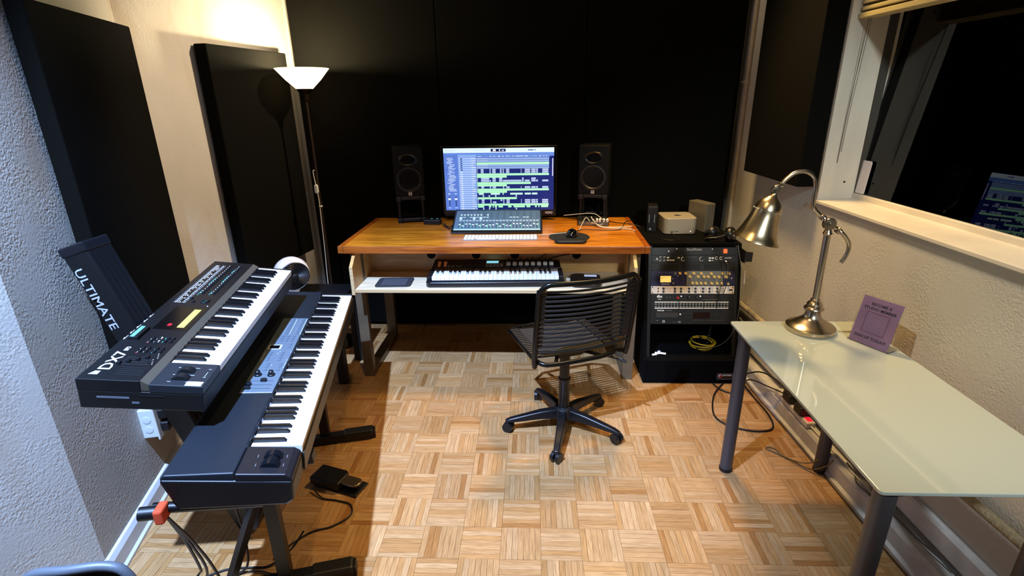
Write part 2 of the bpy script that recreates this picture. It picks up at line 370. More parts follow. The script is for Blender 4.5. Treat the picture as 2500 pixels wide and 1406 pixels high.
# ------------------------------------------------------------------ acoustic panels
def panel(name, label, a, c, z0, z1, th, group, side=1):
    a, c = Vector(a), Vector(c); d = (c-a).normalized(); n = Vector((d.y, -d.x))*side
    M = Matrix(((d.x, -n.x, 0, a.x), (d.y, -n.y, 0, a.y), (0, 0, 1, 0), (0, 0, 0, 1)))
    L_ = (c-a).length
    t = thing(name, label, 'acoustic panel', M @ TR(0, 0, z0), group)
    MB().box(0, L_, 0, th, 0, z1-z0).obj('fabric_body', FABRIC, t, bevel=.006, seg=3)
    for x in (.06, L_-.06): MB().box(x-.012, x+.012, th, th+.006, .08, z1-z0-.08).obj('mounting_strip', mat('dark_batten', '20180f', .8), t)
    return t
panel('acoustic_panel', 'large black fabric acoustic panel on the left wall nearest the camera', (-1.512, 1.690), (-1.690, 2.372), .65, 1.90, .055, 'wall acoustic panels')
panel('acoustic_panel', 'black fabric acoustic panel on the left wall behind the floor lamp', (-1.623, 2.787), (-1.516, 3.45), .627, 1.873, .07, 'wall acoustic panels')
panel('acoustic_panel', 'tall black fabric acoustic panel on the right wall beside the window', (1.241, 3.18), (1.267, 2.575), 1.175, 2.42, .098, 'wall acoustic panels', 1)
for k, (x0, x1, s) in enumerate(((-1.515, -.602, 'left'), (-.598, .333, 'middle'), (.337, 1.29, 'right'))):  # black fabric carried down to the floor to darken the shaded wall under the desk
    panel('acoustic_panel', {'left': 'huge black fabric panel on the back wall, its left edge beside the floor lamp', 'middle': 'huge black fabric panel on the back wall behind the monitor', 'right': 'huge black fabric panel on the back wall behind the equipment rack'}[s], (x0, 3.555), (x1, 3.555), .03, 3.3, .068, 'back wall black panels')
# ================================================================== DESK
DW = wood('desk_oak', '94500a', 'd98a22', (1.0, 12, 12), .32, .35); DE = wood('desk_edge_oak', '7a360a', 'ad5c14', (1.0, 16, 16), .35, .3)
PLYF = wood('birch_ply_face', 'b98a4a', 'cfa566', (1.5, 9, 9), .45, .15); PLYW = wood('birch_ply_pale', 'c9b48e', 'dfcfae', (1.5, 9, 9), .45, .1)
PLYE = mat('ply_edge', 'c8a878', .6, noise=.5, nscale=5, stretch=(.3, .3, 60))
desk = thing('studio_desk', 'wooden studio desk with steel legs and birch keyboard tray', 'desk', TR(-.2205, 2.706, 0) @ RZ(-.7))
HW = .842; DD = .715; DT = .85
MB().box(-HW+.03, HW-.03, .0, DD, DT-.038, DT).obj('tabletop', DW, desk, bevel=.002)
for s in (-1, 1): MB().box(min(s*HW, s*(HW-.029)), max(s*HW, s*(HW-.029)), -.012, DD, DT-.039, DT+.001).obj('edge_strip', DE, desk, bevel=.003)
MB().box(-HW+.03, HW-.03, -.012, -.001, DT-.039, DT+.0005).obj('front_edge_strip', DE, desk, bevel=.002)
for s in (-1, 1):
    f = MB(); x0, x1 = (s*.783-.03, s*.783+.03)
    f.box(x0, x1, .085, .125, 0, DT-.038); f.box(x0, x1, .62, .66, 0, DT-.038); f.box(x0, x1, .125, .62, 0, .04); f.box(x0, x1, .125, .62, DT-.08, DT-.038)
    lf = f.obj('leg_frame', STEEL, desk, bevel=.002)
# tray: shelf, cheeks, back
TX = .755; TF, TBK = -.052, .275; ZS = .618
tsh = MB().box(-TX, TX, TF, TBK, ZS-.018, ZS).obj('tray_shelf', [PLYW], desk, bevel=.001)
MB().box(-TX-.002, TX+.002, TF-.002, TF-.0002, ZS-.0175, ZS-.0005).obj('shelf_edge', PLYE, tsh)
for s in (-1, 1):
    xa = s*TX; xb = s*(TX+.018); M = Matrix(((0, 0, 1, 0), (1, 0, 0, 0), (0, 1, 0, 0), (0, 0, 0, 1)))
    tck = MB().prism([(TF-.006, ZS-.03), (TBK+.02, ZS-.03), (TBK+.02, DT-.039), (TF+.075, DT-.039), (TF-.006, ZS+.13)], min(xa, xb), max(xa, xb), M=M).obj('tray_cheek', PLYF, desk, bevel=.001)
    MB().prism([(TF-.0075, ZS-.03), (TF-.006, ZS-.03), (TF-.006, ZS+.13), (TF-.0075, ZS+.13)], min(xa, xb), max(xa, xb), M=M).obj('cheek_edge', PLYE, tck)
tbk = MB().box(-TX, TX, TBK, TBK+.015, ZS, DT-.039).obj('tray_back', PLYF, desk)
for x in (-.39, -.12, .11, .475): MB().cyl((x, TBK-.003, ZS+.105), (x, TBK+.001, ZS+.105), .026, 20).obj('cable_hole', mat('hole_black', '040404', .9), tbk)
# ================================================================== things on the desk
def rbox(name, x0, x1, y0, y1, z0, z1, m, parent, r=.01, bevel=0):
    return MB().prism(rrect(x0, x1, y0, y1, r), z0, z1).obj(name, m, parent, smooth=40, bevel=bevel)
tv = thing('computer_monitor', 'large black monitor showing blue and green audio tracks', 'monitor', TR(-.213, 3.33, DT) @ RZ(.3))
BZ = mat('gloss_black_bezel', '050507', .2)
SW, SH, SB = .69, .387, .070
tvh = MB().box(-SW/2-.018, SW/2+.018, 0, .035, SB-.040, SB+SH+.014).obj('housing', BZ, tv, bevel=.004)
for s in (-1, 1): MB().prism([(s*.24-.012, -.04), (s*.24+.012, -.04), (s*.24+.012, .10), (s*.24-.012, .10)], 0, .03).obj('foot', BLK, tv, bevel=.004)
S = MB(); rnd = random.Random(3)
def srgb8(r, g, b_): return '%02x%02x%02x' % (r, g, b_)
def R(x0, y0, x1, y1, c, lay=1): S.rect(-SW/2+x0*SW, 1-y1, -SW/2+x1*SW, 1-y0, lay*.00006, c)
R(0, 0, 1, 1, '16236b', 0); R(0, 0, 1, .072, 'cfe6fb'); R(0, .072, 1, .13, '5d83d6')
R(.43, .014, .565, .058, '101a4e', 2); R(.45, .022, .475, .05, 'ffffff', 3); R(.505, .024, .515, .048, 'ffffff', 3); R(.53, .03, .55, .048, 'b9c8ff', 3)
R(.765, .028, .815, .042, '2b3f86', 2); R(.825, .026, .833, .044, '2b3f86', 2)
for k in range(10): R(.02+k*.009, .03, .026+k*.009, .04, '9ab6e8', 2)
for k in range(5): R(.295+k*.018, .028, .305+k*.018, .04, 'aac4f0', 2)
R(0, .10, .13, 1, '5577cc', 2); R(.13, .10, .295, 1, '7fa2e2', 2)
for k in range(26):
    y = .15+k*.021; x = rnd.uniform(.02, .05); R(x, y, x+rnd.uniform(.03, .07), y+.008, 'cfe2ff', 3)
R(0, .33, .12, .345, '4668c2', 3)
for x in (.03, .09):
    R(x, .77, x+.012, .93, '30478f', 3); R(x-.006, .80, x+.018, .83, 'd8e8ff', 4); R(x-.004, .72, x+.016, .735, 'bcd4ff', 3); R(x-.008, .955, x+.02, .965, 'bcd4ff', 3)
nt_ = 24
for k in range(nt_):
    y = .15+k*.0352; R(.13, y+.031, .295, y+.0335, '5d80c8', 3); R(.14, y+.008, .147, y+.022, 'dfeaff', 3); R(.152, y+.006, .168, y+.026, 'd0e2ff' if k > 5 else '31457f', 3)
    x = .172
    for j in range(5): R(x, y+.010, x+.011, y+.020, 'c0d6ff', 3); x += .015
    R(x, y+.010, min(x+rnd.uniform(.02, .05), .29), y+.019, 'eaf3ff', 3)
R(.295, .10, .96, .15, '5f84cf', 2)
for k in range(40): x = rnd.uniform(.3, .94); R(x, .125, x+rnd.uniform(.004, .014), .135, 'cfe0ff', 3)
GRN = 'a6f0c4'; CLP = 'b4c9ee'
rows = [('b', 1), ('b', 1), ('g', .955), ('b', 1), ('b', 1), ('c', 0), ('c', 0), ('g', .955), ('g', .57), ('d', 0), ('d', 0), ('g', .79), ('g', .57), ('c', 0), ('g', .955), ('g', .57), ('e', 0), ('s', 0), ('g', .66), ('c', 0), ('c', 0), ('g', .955), ('h', 0), ('s', 0)]
clips = [(.30, .305), (.335, .36), (.415, .425), (.44, .47), (.51, .525), (.535, .545), (.565, .595), (.70, .705), (.735, .785), (.795, .835), (.84, .855), (.895, .95)]
dcl = [(.30, .305), (.335, .41), (.415, .425), (.44, .47), (.50, .53), (.535, .705), (.71, .725), (.735, .78), (.795, .835), (.84, .855), (.895, .95)]
for k, (ty, e) in enumerate(rows):
    y = .155+k*.0352; h = .029
    if ty == 'b': R(.297, y, .955, y+h, '8fb0e6', 3); R(.297, y+.012, .955, y+.016, '4a6cc0', 4); R(.30, y+.004, .40, y+.008, 'd8f0ff', 4)
    elif ty == 'g': R(.298, y, e, y+h+.004, GRN, 3)
    elif ty in 'cd':
        for a, c in (clips if ty == 'c' else dcl):
            if rnd.random() < .92: R(a, y, c, y+h, CLP, 3); R(a+.001, y+.012, c-.001, y+.015, '5b78b8', 4); R(a+.001, y+.021, c-.001, y+.023, '5b78b8', 4)
    elif ty == 'e':
        for a, c in ((.31, .355), (.42, .505), (.53, .54), (.60, .715), (.735, .79), (.80, .85)): R(a, y, c, y+h, 'b8e8e0', 3)
    elif ty == 's':
        for a in (.345, .40, .46, .65): R(a, y, a+.012, y+h, CLP, 3)
    elif ty == 'h':
        for a, c in ((.30, .355), (.40, .42), (.435, .445), (.455, .475), (.49, .53), (.58, .61), (.63, .735), (.75, .785), (.83, .845), (.86, .87), (.885, .95)): R(a, y, c, y+h, GRN, 3)
for k in range(9): R(.36+k*.07, .155, .3608+k*.07, 1, '26389a', 1.5)
R(.985, .17, .992, .45, 'dfe8ff', 3)
for i, v in enumerate(S.v): S.v[i] = (v[0], -.0012-v[2], SB+v[1]*SH)
S.obj('screen_image', SCREEN, tvh)['kind'] = 'stuff'
LW = mat('logo_white', 'f4f4f4', .4, emit='f4f4f4', estr=.25); PW = mat('print_white', 'e8e8e8', .5); PG = mat('print_grey', '8a8a8a', .5)
text('logo', 'VIZIO', .019, TR(SW/2-.03, -.001, SB-.020) @ RX(90), LW, tvh)
# touch mixer screen, tilted
mx_ = thing('touch_mixer_screen', 'tilted mixer screen with rows of faders below the large monitor', 'touchscreen', TR(-.212, 2.972, DT+.014) @ RX(19))
MB().box(-.268, .268, -.006, .25, -.012, .004).obj('housing', BZ, mx_, bevel=.004)
S = MB(); SWm, SHm = .51, .222
def R(x0, y0, x1, y1, c, lay=1): S.rect(-SWm/2+x0*SWm, .012+(1-y1)*SHm, -SWm/2+x1*SWm, .012+(1-y0)*SHm, .0046+lay*.00006, c)
R(0, 0, 1, 1, '47607a', 0); R(0, 0, 1, .03, '2c4270', 1); R(0, .93, 1, .97, '6d93a5', 1); R(0, .97, 1, 1, 'a9e8cf', 1)
for k in range(24):
    x = .045+k*.0395; c = '3a5068' if k % 2 else '415a72'
    R(x, .05, x+.036, .93, c, 1); R(x+.003, .50, x+.032, .54, '9fb9cc', 2); R(x+.006, .57, x+.028, .59, '7f9ab0', 2)
    R(x+.012, .62, x+.017, .90, '1b2838', 2); fy = rnd.uniform(.66, .80); R(x+.006, fy, x+.024, fy+.05, 'd5e6f2', 3); R(x+.026, .62+rnd.uniform(0, .15), x+.031, .9, '5fbf9a' if rnd.random() < .5 else '6c8498', 3)
    if k < 9 and k != 7: R(x+.008, .20, x+.028, .27, 'b8cede', 2)
    if rnd.random() < .6: R(x+.002, .34, x+.033, .38+(.10 if k in (0, 4, 6) else 0), 'a5c3da', 2)
S.obj('screen_image', mat('dim_screen_pixels', '000000', .4, attr=True, emit='attr', estr=.8), mx_)['kind'] = 'stuff'
MB().prism([(.03, -.012), (.24, -.012), (.24, -.094), (.03, -.0225)], -.20, .20, M=Matrix(((0, 0, 1, 0), (1, 0, 0, 0), (0, 1, 0, 0), (0, 0, 0, 1)))).obj('stand', BLK, mx_)
# computer keyboard
kb = thing('computer_keyboard', 'slim white computer keyboard on desk below the mixer screen', 'keyboard', TR(-.182, 2.822, DT) @ RZ(.8))
rbox('base', -.209, .209, 0, .114, 0, .006, mat('keyboard_alu', '9a9894', .35, .2), kb, .006)
kc = MB().box(-.0082, .0082, -.0082, .0082, 0, .003).mesh('key', WHITE); ks = MB().box(-.052, .052, -.0082, .0082, 0, .003).mesh('space_bar', WHITE); kw = MB().box(-.014, .014, -.0082, .0082, 0, .003).mesh('key', WHITE)
for r in range(5):
    for c in range(21):
        x = -.196+c*.0196
        if r == 0 and 3 <= c <= 9:
            if c == 6: part('space_bar', ks, kb, (x, .014, .006))
            continue
        part('key', kc, kb, (x, .014+r*.0196, .006))
# mouse and pad
pad = thing('mouse_pad', 'round black mouse pad with a padded wrist rest', 'mouse pad', (.206, 2.895, DT))
MB().lathe([(.114, 0), (.116, .001), (.115, .0025), (.001, .0025)], 40).obj('mat', mat('pad_cloth', '0b0a08', .9), pad, smooth=40)
MB().prism(rrect(-.088, .088, -.155, -.085, .034, 8), .0026, .018).obj('wrist_rest', mat('gel_black', '0c0b0a', .6), pad, smooth=40, bevel=.006, seg=3)
ms_ = thing('computer_mouse', 'black wired mouse on the round pad', 'mouse', TR(.222, 2.905, DT+.003) @ RZ(-8))
def blob(name, m, parent, sx, sy, sz, e=.62, n=20, k=8):
    b = MB(); V = []
    prof = [((cos(pi/2*i/k))**e, (sin(pi/2*i/k))**.8) for i in range(k+1)]
    b.lathe([(max(p[0], .0005), p[1]*sz) for p in prof], n, sx=sx, sy=sy); return b.obj(name, m, parent, smooth=60)
blob('shell', mat('gloss_black', '050608', .15), ms_, .032, .058, .038)
MB().cyl((-.004, .030, .034), (.004, .030, .034), .008, 14).obj('scroll_wheel', BLK, ms_)
for k in range(5): MB().cbox((-.012+k*.006, -.026+(k % 2)*.006, .0335), (.003, .003, .002)).obj('marking', PW, ms_)
cable('mouse_cable', [(.235, 2.97, DT+.012), (.30, 3.06, DT+.004), (.37, 3.05, DT+.004), (.48, 3.04, DT+.004), (.53, 3.08, DT+.004), (.58, 3.25, DT+.004), (.63, 3.30, DT+.004), (.66, 3.32, .84)], .002, CORDM, 'thin black mouse cable winding across the right of the desk')
cable('audio_cable', [(.36, 3.28, DT+.01), (.42, 3.33, DT+.004), (.52, 3.24, DT+.004), (.60, 3.20, DT+.004), (.66, 3.17, .845)], .0025, CORDM, 'black cable running off the back right corner of the desk')
cable('usb_cable', [(.20, 3.335, DT+.03), (.28, 3.30, DT+.045), (.38, 3.27, DT+.055), (.43, 3.22, DT+.03), (.42, 3.15, DT+.012), (.36, 3.17, DT+.02), (.33, 3.20, DT+.045), (.30, 3.14, DT+.02), (.26, 3.02, DT+.004), (.12, 2.96, DT+.003), (.03, 2.92, DT+.004)], .0022, WCORD, 'white cable looping over the right of the desk to the keyboard')
cable('charging_cable', [(.36, 3.20, DT+.05), (.38, 3.16, DT+.02), (.42, 3.12, DT+.006), (.48, 3.11, DT+.004), (.55, 3.12, DT+.004), (.60, 3.13, DT+.005)], .0028, WCORD, 'upper of two white plug-ended cables on the right of the desk')
cable('charging_cable', [(.37, 3.18, DT+.04), (.40, 3.12, DT+.01), (.47, 3.09, DT+.004), (.55, 3.08, DT+.004), (.60, 3.02, DT+.005)], .0028, WCORD, 'lower of two white plug-ended cables on the right of the desk')
hub = thing('usb_hub', 'silver edged black box among white cables on the desk', 'box', TR(.375, 3.205, DT) @ RZ(-6))
MB().box(-.095, .095, -.035, .09, 0, .028).obj('body', BLK, hub, bevel=.003); MB().box(-.09, .09, -.037, -.035, .003, .024).obj('front_plate', mat('hub_plate', '6a6862', .4, .4), hub)
for x in (-.035, -.012): MB().cyl((x, -.040, .014), (x, -.037, .014), .007, 14).obj('port_ring', NICKEL, hub)
for k, (x, rz) in enumerate(((.02, 20), (.04, -10), (.062, 15), (.085, -25))): MB().box(-.006, .006, -.008, .008, 0, .02, M=TR(x, -.05, .03) @ RZ(rz) @ RX(20)).obj('white_plug', WHITE, hub, bevel=.002)
bx = thing('power_adapter', 'small black angular device on desk left of the mixer screen', 'device', TR(-.632, 3.245, DT) @ RZ(-4))
MB().prism([(-.055, -.03), (.05, -.03), (.055, .0), (.04, .04), (-.035, .04), (-.06, .0)], 0, .032).obj('body', BLK, bx, bevel=.005)
for x in (-.01, .025): MB().cbox((x, .005, .033), (.012, .008, .002)).obj('indicator', mat('teal_led', '5fa9a4', .4, emit='5fa9a4', estr=.3), bx)
for k in range(3): cable('desk_cable', [(-.56, 3.22-k*.03, DT+.012), (-.53+k*.01, 3.16-k*.035, DT+.004), (-.49, 3.11-k*.03, DT+.02), (-.46, 3.10, DT+.03)], .0022, CORDM, '%s of three thin black cables curling behind the mixer screen' % ('rearmost', 'middle one', 'nearest')[k], group='cables left of the mixer screen')
# speakers on isolation stands
def speaker(x, y, rz, side):
    t = thing('studio_speaker', 'black studio monitor speaker %s of the computer monitor' % side, 'speaker', TR(x, y, DT+.17) @ RZ(rz), 'studio speakers on the desk')
    MB().box(-.0925, .0925, 0, .225, 0, .298).obj('cabinet', mat('speaker_black', '040404', .7, spec=.2), t, bevel=.006)
    MB().prism(rrect(-.088, .088, .004, .292, .02), 0, .006, M=RX(90)).obj('front_baffle', mat('baffle_gloss', '030304', .45, spec=.25), t, smooth=40)
    wf = MB().lathe([(.078, .0), (.078, .006), (.068, .007), (.060, -.002), (.03, -.018), (.012, -.012), (.001, -.010)], 28, (0, -.006, .105), (0, -1, 0)).obj('woofer', mat('cone', '08080a', .5), t, smooth=50)
    MB().lathe([(.06, .0), (.055, .004), (.03, -.006), (.014, -.008), (.001, -.006)], 26, (0, -.006, .225), (0, -1, 0), sy=.62).obj('tweeter_waveguide', mat('waveguide', '060607', .3), t, smooth=50)
    for k in range(6):
        a = radians(30+60*k); MB().cyl((.074*cos(a), -.012, .105+.074*sin(a)), (.074*cos(a), -.0145, .105+.074*sin(a)), .0035, 8).obj('screw', NICKEL, wf)
    bdg = MB().box(-.011, .011, -.0085, -.0062, .006, .028).obj('badge', mat('badge_silver', 'c9c2ba', .35, .4), t)
    text('logo', 'JBL', .010, TR(0, -.0088, .018) @ RX(90), mat('badge_ink', '20202a', .5), bdg)
    st = thing('speaker_stand', 'black isolation stand under the speaker %s of the computer monitor' % side, 'speaker stand', TR(x, y, DT) @ RZ(rz), 'speaker isolation stands')
    for z in (.0, .14):
        b = MB()
        b.box(-.09, -.06, -.01, .19, z, z+.03); b.box(.06, .09, -.01, .19, z, z+.03); b.box(-.06, .06, -.006, .02, z+.008, z+.03); b.box(-.06, .06, .16, .186, z+.008, z+.03)
        b.obj('base_frame' if z == 0 else 'top_frame', BLK, st, bevel=.004)
    for sx in (-.075, .075):
        for sy in (.02, .16): MB().cyl((sx, sy, .028), (sx, sy, .142), .010, 12).obj('tube_leg', BLKM, st, smooth=40)
speaker(-.775, 3.285, 14, 'left'); speaker(.375, 3.30, -12, 'right')
# ================================================================== in the tray
def keyset(parent, x0, n, first, ww, wl, bl, bw, y0, zt, dip=0, kh=.018, wm=WKEY, bm=BKEY):
    g = .0006
    wme = MB().box(g, ww-g, 0, wl, -kh, 0).mesh('white_key', wm)
    bme = MB(); bme.add([(-bw/2, 0, 0), (bw/2, 0, 0), (bw/2, bl, 0), (-bw/2, bl, 0), (-bw/2+.001, .008, .010), (bw/2-.001, .008, .010), (bw/2-.001, bl, .011), (-bw/2+.001, bl, .011)], [(0, 3, 2, 1), (4, 5, 6, 7), (0, 1, 5, 4), (1, 2, 6, 5), (2, 3, 7, 6), (3, 0, 4, 7)]); bme = bme.mesh('black_key', bm)
    wi = 0; off = {1: -.12, 3: .12, 6: -.14, 8: 0, 10: .14}
    for i in range(n):
        k = (first+i) % 12
        if k in (1, 3, 6, 8, 10): part('black_key', bme, parent, (x0+wi*ww+off[k]*bw, y0+wl-bl, zt))
        else: part('white_key', wme, parent, (x0+wi*ww, y0, zt)); wi += 1
    return wi*ww
mk = thing('midi_keyboard', 'black 49 key controller keyboard with drum pads in desk tray', 'keyboard', TR(-.592, 2.690, ZS) @ RZ(1.2))
ML = .768
def taper(b, x0, x1, y0, y1, zb, zf0, zf1):  # wedge: front height zf0, back height zf1
    b.add([(x0, y0, zb), (x1, y0, zb), (x1, y1, zb), (x0, y1, zb), (x0, y0, zf0), (x1, y0, zf0), (x1, y1, zf1), (x0, y1, zf1)], [(0, 3, 2, 1), (4, 5, 6, 7), (0, 1, 5, 4), (1, 2, 6, 5), (2, 3, 7, 6), (3, 0, 4, 7)]); return b
MB().prism(rrect(0, ML, 0, .31, .03), 0, .030).obj('body', SATIN, mk, smooth=40, bevel=.004)
b = MB(); taper(b, .012, ML-.012, .165, .305, .03, .060, .075); b.obj('control_panel', mat('panel_black', '0a0a0c', .4), mk, bevel=.003)
for x in (0.006, ML-.03): MB().box(x, x+.024, .02, .168, .03, .056).obj('end_cheek', SATIN, mk, bevel=.003)
MB().box(.03, ML-.03, .152, .163, .05, .060).obj('felt_strip', mat('grey_strip', '5b606b', .5), mk)
keyset(mk, .034, 49, 0, .0242, .125, .082, .0125, .022, .055, kh=.02)
def zc(y): return .060+(y-.165)/.14*.015
for r in range(4):
    for c in range(3): MB().box(.205+c*.038, .238+c*.038, .178+r*.030, .203+r*.030, 0, zc(.19+r*.03)+.003).obj('drum_pad', mat('pad_rubber', '3a3d44', .6), mk, bevel=.002)
for c in range(8):
    x = .455+c*.0355
    MB().box(x-.012, x+.012, .196, .224, zc(.208)-.01, zc(.208)+.014).obj('fader_cap', mat('fader_silver', 'e2e2e4', .4), mk, bevel=.002)
    MB().cyl((x, .255, zc(.255)-.002), (x, .255, zc(.255)+.020), .0085, 14).obj('knob', mat('knob_grey', '3f4046', .5), mk, smooth=40)
    MB().box(x-.007, x+.007, .174, .181, .058, zc(.178)+.003).obj('button', mat('button_dim', '4a4c50', .5), mk)
MB().box(.325, .395, .235, .262, zc(.24)-.004, zc(.25)+.003).obj('display', mat('lcd_cyan', '9fe8f4', .3, emit='8fe4f2', estr=.9), mk)
for r in range(3):
    for c in range(5): MB().box(.322+c*.021, .338+c*.021, .180+r*.017, .190+r*.017, .055, zc(.19+r*.017)+.002).obj('button', mat('button_pale', 'a9abb2', .5), mk)
for k, (x, y) in enumerate(((.10, .18), (.125, .18), (.16, .18), (.10, .195), (.125, .195), (.148, .195), (.172, .195))): MB().box(x, x+.014, y, y+.006, .055, zc(y)+.002).obj('button', mat('button_pale', 'a9abb2', .5), mk)
for x in (.045, .080): MB().cyl((x, .215, .052), (x+.012, .215, .052), .032, 20).obj('wheel', mat('wheel_lit', '3a1c10', .4, emit='ff8a50', estr=.12), mk, smooth=40)
tp = thing('trackpad', 'small black trackpad lying at the left of the desk tray', 'trackpad', TR(-.776, 2.70, ZS) @ RZ(2))
rbox('base', -.105, .095, 0, .15, 0, .006, mat('trackpad_rubber', '2c2c30', .6), tp, .02); MB().box(-.075, .065, .02, .125, .006, .0075).obj('touch_surface', mat('touch_grey', '45474d', .4), tp)
p2_ = thing('trackball_mouse', 'black device with white label at the right of the desk tray', 'device', TR(.29, 2.685, ZS) @ RZ(-3))
rbox('base', -.085, .085, 0, .19, 0, .022, mat('device_black', '0a0a0c', .35), p2_, .04, .004); MB().box(-.005, .065, .135, .175, .022, .0235).obj('label', mat('paper_white', 'efefec', .6), p2_)
for k, (x, y) in enumerate(((-.05, .035), (-.02, .04), (.04, .04), (.055, .055), (.065, .035), (.045, .025))): MB().cyl((x, y, .022), (x, y, .025), .005, 10).obj('button', NICKEL, p2_)
cable('tray_cable', [(.02, 2.965, ZS+.07), (.10, 2.97, ZS+.12), (.22, 2.97, ZS+.13), (.255, 2.975, ZS+.125)], .003, CORDM, 'upper black cable entering a round hole at the back of the tray')
cable('tray_cable', [(.06, 2.965, ZS+.06), (.12, 2.967, ZS+.09), (.22, 2.97, ZS+.11), (.255, 2.975, ZS+.12)], .003, CORDM, 'lower black cable entering a round hole at the back of the tray')
# ================================================================== OFFICE CHAIR (bungee cord)
TUBE = mat('chair_tube', '14130f', .28, .6); PLB = mat('chair_plastic', '0b0b0e', .38); CORD = mat('bungee_cord', '060607', .6)
def star_base(t, c, ang, R_, zc=.07):
    """five-star base with casters, in the frame of t"""
    MB().lathe([(.028, .055), (.046, .06), (.05, .085), (.045, .115), (.03, .125)], 20, (c[0], c[1], 0)).obj('base_hub', PLB, t, smooth=40)
    for k in range(5):
        a = radians(ang+72*k); d = Vector((cos(a), sin(a), 0)); n = Vector((-d.y, d.x, 0)); o = Vector((c[0], c[1], 0))
        prof = [(.02, .115, .062, .026), (.12, .105, .066, .024), (.22, .085, .058, .020), (R_-.012, .074, .054, .018), (R_+.014, .064, .048, .014)]
        V = []
        for r, zt, zb, w_ in prof: V += [o+d*r+n*w_+Vector((0, 0, zb)), o+d*r-n*w_+Vector((0, 0, zb)), o+d*r-n*w_*.7+Vector((0, 0, zt)), o+d*r+n*w_*.7+Vector((0, 0, zt))]
        fs = [(0, 1, 2, 3), tuple(len(V)-4+i for i in (3, 2, 1, 0))]
        for i in range(len(prof)-1): fs += [(i*4+j, i*4+4+j, i*4+4+(j+1) % 4, i*4+(j+1) % 4) for j in range(4)]
        leg = MB().add(V, fs).obj('base_leg', PLB, t, bevel=.004, smooth=50)
        q = o+d*R_; w2 = Vector((cos(a+1.1), sin(a+1.1), 0))
        cs = MB()
        for s in (-1, 1): cs.cyl(q+Vector((0, 0, .0262))+w2*s*.005, q+Vector((0, 0, .0262))+w2*s*.022, .026, 18)
        cs.cyl(q+Vector((0, 0, .026)), q+Vector((0, 0, .058)), .007, 8)
        cs.obj('caster', PLB, leg, smooth=40)
ch = thing('office_chair', 'black bungee cord office chair on five casters facing the desk', 'chair', (.157, 2.30, 0))
star_base(ch, (0, 0), 44.5, .285)
MB().lathe([(.028, .10), (.028, .27), (.031, .275), (.031, .285), (.025, .29), (.025, .42)], 20).obj('gas_column', BLKM, ch, smooth=40)
M_S = TR(.206-.157, 2.20-2.30, .468) @ RZ(21.5)          # seat frame: origin middle of the rear edge
MB().box(-.07, .07, .07, .25, -.05, -.02, M=M_S).obj('seat_mechanism', BLKM, ch, bevel=.004)
SWd, SDp = .415, .36
pth = [(-SWd/2, SDp, 0), (-SWd/2, .05, 0)]+[(-SWd/2+.055*(1-cos(t*pi/12)), .05-.085*sin(t*pi/12), -.012*sin(t*pi/12)) for t in range(1, 6)]
pth += [(-.10, -.040, -.014), (0, -.042, -.014), (.10, -.040, -.014)]+[(SWd/2-.055*(1-cos(t*pi/12)), .05-.085*sin(t*pi/12), -.012*sin(t*pi/12)) for t in range(5, 0, -1)]+[(SWd/2, .05, 0), (SWd/2, SDp, 0)]
pth += [(SWd/2-.06, SDp+.05, -.012), (0, SDp+.055, -.014), (-SWd/2+.06, SDp+.05, -.012)]
MB().tube([M_S @ Vector(p) for p in pth], .0115, 10, closed=True).obj('seat_frame', TUBE, ch, smooth=60)
for s in (-1, 1): MB().tube([M_S @ Vector((s*.12, -.03, -.016)), M_S @ Vector((s*.055, .10, -.034)), M_S @ Vector((s*.055, .24, -.034)), M_S @ Vector((s*.12, SDp+.04, -.016))], .009, 8).obj('seat_support', TUBE, ch, smooth=60)
nS = 17
for k in range(nS):
    y = .035+k*(SDp-.05)/(nS-1); sag = -.012
    cme = MB().tube([M_S @ Vector((x*SWd/2, y, .004+sag*(1-x*x))) for x in (-1, -.8, -.4, 0, .4, .8, 1)], .0068, 6).obj('seat_cord', CORD, ch, smooth=60)
    for s in (-1, 1): MB().box(-.036, .010, -.0075, .0075, -.006, .010, M=M_S @ TR(s*(SWd/2-.006), y, .002) @ RZ(0 if s > 0 else 180)).obj('cord_clip', PLB, ch, bevel=.003)
M_B = TR(.228-.157, 2.194-2.30, .468) @ RZ(20.5) @ RX(9.7)  # back frame: origin middle of the bottom
BW, BH = .475, .405; rc = .062
def bow(x): return .035*(1-(x/(BW/2))**2)                 # backrest hollows away from the desk
P = [(-BW/2, 0)]
P += [(-BW/2, BH-rc)]+[(-BW/2+rc*(1-cos(t*pi/12)), BH-rc+rc*sin(t*pi/12)) for t in range(1, 6)]+[(x, BH) for x in (-.14, -.07, 0, .07, .14)]
P += [(BW/2-rc*(1-cos(t*pi/12)), BH-rc+rc*sin(t*pi/12)) for t in range(5, 0, -1)]+[(BW/2, BH-rc), (BW/2, 0)]
bp = [M_B @ Vector((x, -bow(x), z)) for x, z in P]
lo = [M_B @ Vector((-BW/2+.02, .03, -.03))]; hi = [M_B @ Vector((BW/2-.004, .012, -.028)), M_B @ Vector((BW/2-.03, .04, -.035))]
MB().tube(smooth_path(lo+bp+hi, 2), .0125, 10).obj('back_frame', TUBE, ch, smooth=60)
MB().tube([M_B @ Vector((x, -bow(x), .055)) for x in [-BW/2+i*BW/12 for i in range(13)]], .008, 8).obj('back_crossbar', mat('chair_bar', '3a352c', .25, .8), ch, smooth=60)
nB = 13
